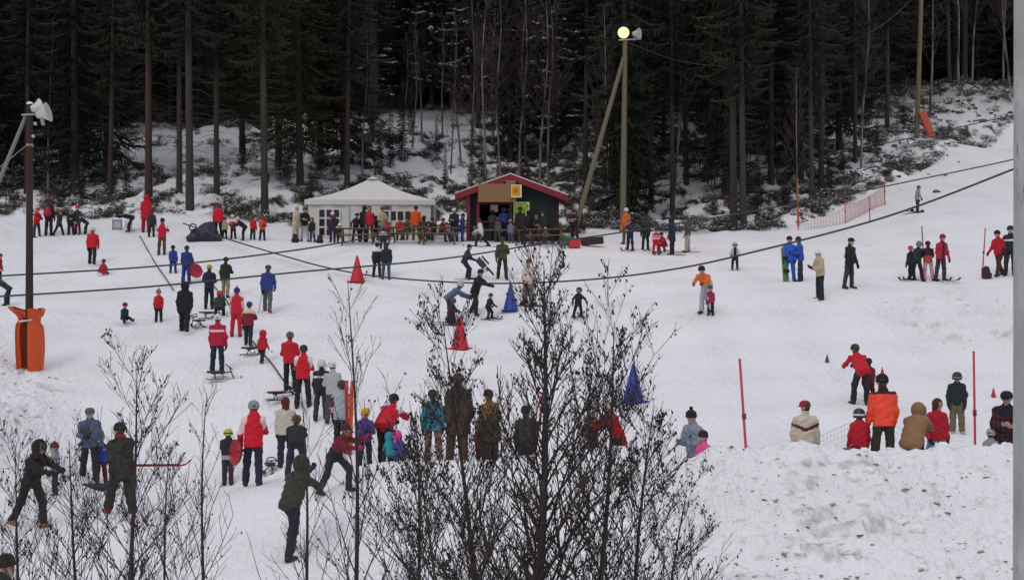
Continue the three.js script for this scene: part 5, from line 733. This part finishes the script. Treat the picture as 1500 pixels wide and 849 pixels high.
{ const p = find('holding a red sledge disc').group3.position; disc([p.x - 0.3, p.y + 0.72, p.z - 0.02], [1.4, 0, 0.9], 0xb31c30, 'red sledge disc held against the bright red adult', 0.26); }
{ const p = find('red sledge at the hip').group3.position; disc([p.x + 0.32, p.y + 0.55, p.z], [1.3, 0, -0.7], 0xb01e3c, 'red sledge disc at the hip of the dark blue adult', 0.28); }
{ const a = standAt(1223, 22.7); disc([a[0], a[1] + 0.62, a[2] + 0.6], [0, 0, 0.05], 0x4c5560, 'grey sledge disc lying on the bank beside the chevron jumper', 0.24); }
function rucksack(pos, turn, hex, label, s = 1) { const t = thing('rucksack', label, 'rucksack', pos, turn); t.scale.setScalar(s); part('bag', isoMesh(blend([cap(V(0, 0.12, 0), V(0, 0.36, -0.02), 0.15, 0.12), cap(V(-0.07, 0.12, 0), V(0.07, 0.12, 0), 0.13)], 0.06), [-0.3, -0.08, -0.25], [0.3, 0.58, 0.25], 0.025), mat(hex, 0.8), t); part('pocket', box(0.2, 0.16, 0.08, 0, 0.14, 0.14, 0.03), mat(hex, 0.9), t); for (const x of [-0.08, 0.08]) part('strap', box(0.04, 0.34, 0.02, x, 0.24, -0.15, 0.008), mat(0x222226), t); }
{ const o = find('carrying a red rucksack'), w = local(o, 0, 0.98, -0.17); rucksack([w.x, w.y, w.z], 0, 0xb01c34, 'red rucksack on the back of the tall person in black'); }
rucksack(drop(1446, 408), 0.4, 0x3a2428, 'dark maroon rucksack on the snow at the red pole'); rucksack(drop(432, 355), 0.2, 0x2a2028, 'dark rucksack at the feet of the beige jacket', 0.9); rucksack(drop(468, 356), -0.3, 0x24242a, 'black rucksack on the snow before the tent window', 0.9);
{ const o = find('khaki trousers'), w = local(o, 0.16, 1.0, -0.16); rucksack([w.x, w.y, w.z], 3.0, 0x2a2e34, 'black rucksack worn by the helmeted youth', 0.8); }
// cones
function cone(px, py, h, hex, label) { const p = drop(px, py), t = thing('marker_cone', label, 'cone', [p[0], p[1] - 0.01, p[2]], 0.3 * px); part('cone_body', lathe([[h * 0.29, 0.0], [h * 0.275, 0.02 * h], [h * 0.04, h * 0.97], [0.001, h]], 24), mat(hex, 0.5), t); part('base', box(h * 0.62, h * 0.04, h * 0.62, 0, h * 0.018, 0, h * 0.012), mat(hex, 0.6), t); }
cone(523, 412, 1.05, 0xc01e34, 'tall red cone below the tent'); cone(674, 510, 1.03, 0xc81c30, 'tall red cone nearest the alder twigs'); cone(748, 454, 0.98, 0x2c3f92, 'tall blue cone beside the cream snowboarder'); cone(928, 587, 1.02, 0x2b3b96, 'tall blue cone above the reaching red jacket'); cone(1212, 530, 0.25, 0x2a3a80, 'tiny blue cone on the empty piste'); cone(1293, 550, 0.26, 0xb01c30, 'tiny red cone beside the leaning red adult'); cone(1456, 581, 0.26, 0xb82034, 'tiny red cone behind the plaid jacket');
// slalom poles and nets
function stick(base, top, r, hex, label, name = 'slalom_pole') { const t = thing(name, label, 'pole', base.toArray()), v = top.clone().sub(base); part('shaft', tube([V(0, -0.25, 0), v], r, r * 0.85, 8), mat(hex, 0.5), t); part('joint', tube([v.clone().multiplyScalar(0.48), v.clone().multiplyScalar(0.53)], r * 1.5, r * 1.5, 8), mat(0x8a1c1c, 0.5), t); part('tip', new THREE.SphereGeometry(r * 1.1, 8, 6).translate(v.x, v.y, v.z), mat(hex, 0.5), t); }
const G = (px, d) => V(...standAt(px, d));
{ const b = G(1097, 21.6); stick(b, inAir(1084, 527, 21.8), 0.026, 0xc8464a, 'leaning red slalom pole standing in the net'); const c = G(1430, 22.2); stick(c, inAir(1427, 516, 22.2), 0.024, 0xc83a4c, 'red slalom pole left of the plaid jacket'); const e = V(...drop(1439, 404)); stick(e, inAir(1444, 335, -e.z), 0.028, 0xb8566a, 'red pole beside the dark maroon rucksack'); const f = V(...drop(1356, 405)); stick(f, inAir(1351, 332, -f.z), 0.028, 0x9a5a66, 'faded red pole leaning behind the pink trousers'); const k = G(776, 26.5); stick(k, inAir(801, 540, 26.5), 0.028, 0xb02a3c, 'red slalom pole leaning behind the thickest alder'); }
{ const list = [[1170, 336, 262], [1239, 327, 292], [1275, 326, 288], [1297, 300, 262]]; for (const [px, py, ty] of list) { const b = V(...onSlope(px, py, 50)); stick(b, inAir(px - 1, ty, -b.z), 0.03, 0xc0583c, { 1170: 'orange pole at the wood edge above the blue pair', 1239: 'net pole below the stony hillside', 1275: 'taller net pole below the stony hillside', 1297: 'net pole with bunched orange net on the hillside' }[px]); } }
function net(a, b, h, cell, r, hex, label, sag = 0.08) { const list = [], n = Math.round(a.distanceTo(b) / cell), m = Math.round(h / cell), P = (i, j) => { const t = i / n, p = a.clone().lerp(b, t); p.y = ground(p.x, -p.z) + (h * j / m) * (1 - sag * Math.sin(Math.PI * t)); p.z += 0.02 * Math.sin(i * 1.3 + j); return p; }; for (let i = 0; i <= n; i++) { const q = []; for (let j = 0; j <= m; j++) q.push(P(i, j)); list.push(tube(q, r, r, 3, false)); } for (let j = 0; j <= m; j++) { const q = []; for (let i = 0; i <= n; i++) q.push(P(i, j)); list.push(tube(q, j === m ? r * 2 : r, undefined, 3, false)); } tag(part('safety_net', merge(list), mat(hex, 0.8), scene), label, 'net'); }
net(G(990, 24.6), G(1097, 22.6), 1.0, 0.1, 0.0026, 0xc49a9e, 'thin pale red safety net left of the leaning slalom pole'); net(G(1097, 22.6), G(1268, 24.4), 0.95, 0.1, 0.0026, 0xc4a0a4, 'thin pale red safety net right of the leaning slalom pole');
{ const a = V(...onSlope(1239, 327, 50)), b = V(...onSlope(1297, 300, 50)), c = V(...onSlope(1180, 337, 50)); net(a, b, 0.9, 0.14, 0.012, 0xd08a7c, 'faded orange net on the hillside poles', 0.2); net(c, a, 0.8, 0.16, 0.010, 0xd09a8c, 'sagging orange net above the blue pair', 0.35); }
// lift machine under a tarpaulin, crates, trough, notice
{ const d = 57.6, b = standAt(297, d), g = thing('covered_lift_machine', 'dark blue tarpaulin over a machine beside the red-clad group', 'machine', b, 0.1), R = rng(3); const f0 = blend([cap(V(-0.3, 0.3, 0), V(0.35, 0.35, 0), 0.3, 0.36), cap(V(0.05, 0.55, -0.1), V(0.3, 0.62, 0), 0.26, 0.3), cap(V(-0.55, 0.1, 0.1), V(0.7, 0.1, 0.1), 0.22)], 0.12), q = isoMesh((x, y, z) => Math.max(f0(x, y, z) + 0.025 * Math.sin(x * 14 + y * 5) * Math.sin(y * 9 + z * 12), -0.15 - y), [-1, -0.2, -0.7], [1.2, 1.1, 0.7], 0.035); part('tarpaulin', q, mat(0x1e2838, 0.5), g); part('lashing', rod([-0.75, 0.12, 0.36], [0.85, 0.16, 0.4], 0.015), mat(0x5a3040), g); part('cable_wheel', new THREE.TorusGeometry(0.16, 0.03, 8, 20).translate(-0.42, 0.62, 0.3), mat(0x2a2a2c, 0.4, 0.6), g); }
function crate(px, py, hex, label, w = 0.5) { const p = drop(px, py), g = thing('plastic_crate', label, 'crate', p, 0.2), m = mat(hex, 0.5); for (const s of [-1, 1]) { part('long_side', box(w, 0.34, 0.02, 0, 0.2, s * 0.18), m, g); part('short_side', box(0.02, 0.34, 0.338, s * (w / 2 - 0.011), 0.2, 0), m, g); } part('bottom', box(w - 0.05, 0.02, 0.33, 0, 0.045, 0), m, g); part('rim', merge([box(w + 0.03, 0.03, 0.03, 0, 0.388, 0.185), box(w + 0.03, 0.03, 0.03, 0, 0.388, -0.185)]), m, g); }
crate(829, 359, 0x3f8a5c, 'green plastic crate on the snow by the kiosk'); crate(841, 363, 0xc0303c, 'red plastic crate on the snow by the kiosk');
{ const d = 57, b = standAt(868, d), g = thing('wooden_trough', 'dark brown wooden trough tilted on the snow right of the kiosk', 'trough', [b[0], b[1] + 0.08, b[2]], 0.12), w = mat(0x3a2622, 0.8); g.rotation.z = 0.1; for (const s of [-1, 1]) { part('side_board', box(1.0, 0.34, 0.05, 0, 0.17, s * 0.2), w, g); part('end_board', box(0.05, 0.34, 0.34, s * 0.47, 0.17, 0), w, g); } part('bottom_board', box(0.88, 0.04, 0.34, 0, 0.02, 0), w, g); part('snow_filling', box(0.86, 0.05, 0.32, 0, 0.315, 0, 0.02), snowLoad, g); }
{ const p = drop(171, 337), g = thing('framed_notice', 'small grey framed notice standing on the snow by the wood', 'notice board', p, 0.1), m = mat(0x6c6874, 0.6); part('panel', box(0.36, 0.36, 0.02, 0, 0.3, 0), mat(0xb9b4c2, 0.7), g); for (const s of [-1, 1]) { part('frame_side', box(0.05, 0.5, 0.04, s * 0.205, 0.3, 0), m, g); part('frame_rail', box(0.36, 0.05, 0.04, 0, 0.3 + s * 0.205, 0), m, g); part('leg', box(0.04, 0.25, 0.04, s * 0.2, -0.07, 0), m, g); } }
{ const p = drop(188, 338), g = thing('white_bucket', 'white bucket on the snow beside the framed notice', 'bucket', p); part('pail', lathe([[0.001, 0], [0.14, 0], [0.18, 0.4], [0.19, 0.4], [0.165, 0.41], [0.13, 0.02]], 20), mat(0xcfd0d6, 0.4), g); part('handle', new THREE.TorusGeometry(0.17, 0.01, 6, 16, Math.PI).rotateX(0.5).translate(0, 0.38, 0), mat(0x8a8d92, 0.4, 0.6), g); part('mark', box(0.09, 0.16, 0.01, 0, 0.2, 0.165), mat(0x6a6c78), g); }
{ const o = find('walking with a pole'), s = o.group3.position, w = local(o, ...o.J.wriR.toArray()), w2 = local(o, ...o.J.wriL.toArray()), h = w.x < w2.x ? w : w2; const t = thing('walking_pole', 'thin grey pole in the hand of the blue jacket', 'ski pole', [h.x, s.y, h.z]); part('shaft', rod([-0.12, -0.02, 0.05], [0.02, h.y - s.y + 0.02, 0], 0.012), mat(0x6a6c70, 0.4, 0.4), t); part('grip', rod([0.015, h.y - s.y - 0.06, 0], [0.022, h.y - s.y + 0.06, 0], 0.02), mat(0x222226), t); }

// ---------------------------------------------------------------- foreground alders
const alderBark = new THREE.MeshStandardMaterial({ color: new THREE.Color().setRGB(0.055, 0.046, 0.044), roughness: 0.95 }), twigMat = new THREE.MeshStandardMaterial({ color: new THREE.Color().setRGB(0.06, 0.043, 0.043), roughness: 0.95 }), coneMat = new THREE.MeshStandardMaterial({ color: new THREE.Color().setRGB(0.03, 0.024, 0.022), roughness: 0.95 });
{
  const ico = new THREE.IcosahedronGeometry(1, 0); let seed = 900;
  for (const [px, d, topY, lean, o, label] of [
    [772, 9.4, 385, 0.0, { n: 54, r: 0.05, len: 0.30, from: 0.28, up: 1.3, fork: 1.5, cones: 1 }, 'tallest leafless alder with the thickest stem, full of small cones'],
    [705, 9.8, 470, -0.06, { n: 42, r: 0.034, len: 0.30, from: 0.25, up: 1.15, fork: 1.4, cones: 1 }, 'leafless alder leaning away from the thickest stem, in front of the olive coat'],
    [862, 9.6, 470, 0.04, { n: 46, r: 0.036, len: 0.30, from: 0.25, up: 1.05, fork: 1.5, cones: 1 }, 'broad leafless alder in front of the reaching red jacket'],
    [935, 10.2, 590, 0.10, { n: 36, r: 0.03, len: 0.34, from: 0.2, up: 0.8, fork: 1.4, cones: 1 }, 'low leafless alder spreading over the bank below the grey-blue jacket'],
    [600, 10.4, 600, -0.05, { n: 40, r: 0.03, len: 0.36, from: 0.2, up: 0.9, fork: 1.5, cones: 1 }, 'bushy low alder below the turquoise crouching child'],
    [525, 10.6, 410, 0.0, { n: 24, r: 0.028, len: 0.24, from: 0.3, up: 1.5, fork: 1, cones: 0.25 }, 'thin upright alder beside the orange skis'],
    [448, 11, 560, -0.02, { n: 20, r: 0.024, len: 0.26, from: 0.3, up: 1.3, fork: 1, cones: 0.2 }, 'thin alder in front of the climbing olive jacket'],
    [300, 10.8, 575, 0.02, { n: 22, r: 0.024, len: 0.28, from: 0.25, up: 1.4, fork: 1, cones: 0.15 }, 'thin alder below the yellow-green helmet'],
    [188, 10.2, 535, 0.0, { n: 36, r: 0.034, len: 0.3, from: 0.22, up: 1.1, fork: 1.3, cones: 0.3 }, 'stout leafless alder in front of the mottled jacket'],
    [110, 10.6, 640, -0.1, { n: 30, r: 0.026, len: 0.34, from: 0.22, up: 1.0, fork: 1.3, cones: 0.3 }, 'leaning alder below the grey lifted child'],
    [40, 10.2, 660, -0.04, { n: 26, r: 0.024, len: 0.34, from: 0.25, up: 1.1, fork: 1.3, cones: 0.3 }, 'alder below the black hooded overall'],
    [245, 11.4, 650, 0.06, { n: 22, r: 0.02, len: 0.32, from: 0.2, up: 1.2, fork: 1.2, cones: 0.2 }, 'small alder beside the carried red ski'],
    [985, 10.8, 700, 0.14, { n: 24, r: 0.022, len: 0.36, from: 0.2, up: 0.8, fork: 1.3, cones: 0.8 }, 'lowest alder reaching onto the dirty bank'],
    [655, 9.2, 640, -0.16, { n: 28, r: 0.024, len: 0.34, from: 0.2, up: 1.0, fork: 1.4, cones: 1 }, 'alder bending low in front of the tan jacket'],
  ]) {
    const x = atPx(px, d), y = ground(x, d), H = CAMERA_Y + (424.5 - topY) / FOCAL * d - y, b = branchy(seed++, H, o.r * (o.r > 0.045 ? 1.3 : 1.12), { ...o, lean, depth: 2, tip: 0.0022, wobble: 0.008, sparse: o.sparse ?? 0.42, sides: 7 });
    const g = thing('alder_tree', label, 'tree', [x - lean * H * 0.6, y, -d], 0); part('trunk', b.stem, alderBark, g); tag(part('twigs', b.twigs, twigMat, g), null, null, null, 'stuff');
    const R = rng(seed * 3), list = []; for (const p of b.tips) if (R() < 0.16 * o.cones) { const q = ico.clone(), s = 0.0055 + 0.003 * R(); q.scale(s, s * (1.4 + R()), s); q.rotateZ((R() - 0.5) * 1.4); q.translate(p.x + (R() - 0.5) * 0.03, p.y - 0.01, p.z + (R() - 0.5) * 0.03); list.push(q); }
    if (list.length) tag(part('cones', merge(list), coneMat, g), null, null, null, 'stuff');
  }
}
{ // clods, grit and bits of bark in the ploughed snow
  const R = rng(88), g = new THREE.IcosahedronGeometry(1, 1), p = g.attributes.position; for (let i = 0; i < p.count; i++) { const k = 0.8 + 0.5 * Math.abs(N3(p.getX(i) * 2, p.getY(i) * 2, p.getZ(i) * 2)); p.setXYZ(i, p.getX(i) * k, p.getY(i) * k * 0.55, p.getZ(i) * k); } g.computeVertexNormals();
  const list = []; for (let i = 0; i < 20000 && list.length < 1500; i++) { const d = 14 + 24 * R(), u = (R() * 2 - 1) * 0.46, x = u * d, r = rough(x, d); if (R() > r * 1.2 || fbm(x * 0.7, d * 0.9, 91, 2) < 0.0) continue; list.push([x, d, 0.008 + 0.03 * R() ** 4, R() * 6, R()]); }
  const m = new THREE.InstancedMesh(g, new THREE.MeshStandardMaterial({ roughness: 0.95 }), list.length), M = new THREE.Matrix4(), C = new THREE.Color(); list.forEach(([x, d, s, a, t], i) => { M.makeRotationY(a).scale(V(s * 2.2, s, s * 1.1)).setPosition(x, ground(x, d) + s * 0.1, -d); m.setMatrixAt(i, M); const k = 0.12 + 0.2 * t; m.setColorAt(i, C.setRGB(k, k * 0.95, k * 0.86)); }); m.name = 'grit_and_clods'; scene.add(m); tag(m, 'grit and small dirty clods scattered over the ploughed snow', 'grit', null, 'stuff');
}
{ // lumps of hard snow
  const R = rng(89), g = new THREE.IcosahedronGeometry(1, 2), p = g.attributes.position; for (let i = 0; i < p.count; i++) { const k = 0.75 + 0.5 * Math.abs(fbm(p.getX(i) * 1.4, p.getY(i) * 1.4, p.getZ(i) * 1.4, 2)); p.setXYZ(i, p.getX(i) * k, p.getY(i) * k * 0.7, p.getZ(i) * k); } g.computeVertexNormals();
  const list = []; for (let i = 0; i < 20000 && list.length < 1100; i++) { const d = 14 + 29 * R(), u = (R() * 2 - 1) * 0.46, x = u * d, r = rough(x, d); if (R() > r) continue; list.push([x, d, 0.02 + 0.09 * R() ** 3, R() * 6]); }
  const m = new THREE.InstancedMesh(g, new THREE.MeshStandardMaterial({ color: new THREE.Color().setRGB(0.83, 0.83, 0.84), roughness: 0.9 }), list.length), M = new THREE.Matrix4(); list.forEach(([x, d, s, a], i) => { M.makeRotationY(a).scale(V(s * 1.3, s, s)).setPosition(x, ground(x, d), -d); m.setMatrixAt(i, M); }); m.name = 'snow_lumps'; scene.add(m); tag(m, 'hard lumps of snow on the ploughed bank', 'snow lumps', null, 'stuff');
}
console.log('done');
scene.traverse(o => { if (o.isMesh) { o.castShadow = true; o.receiveShadow = true; } });
renderer.render(scene, camera);
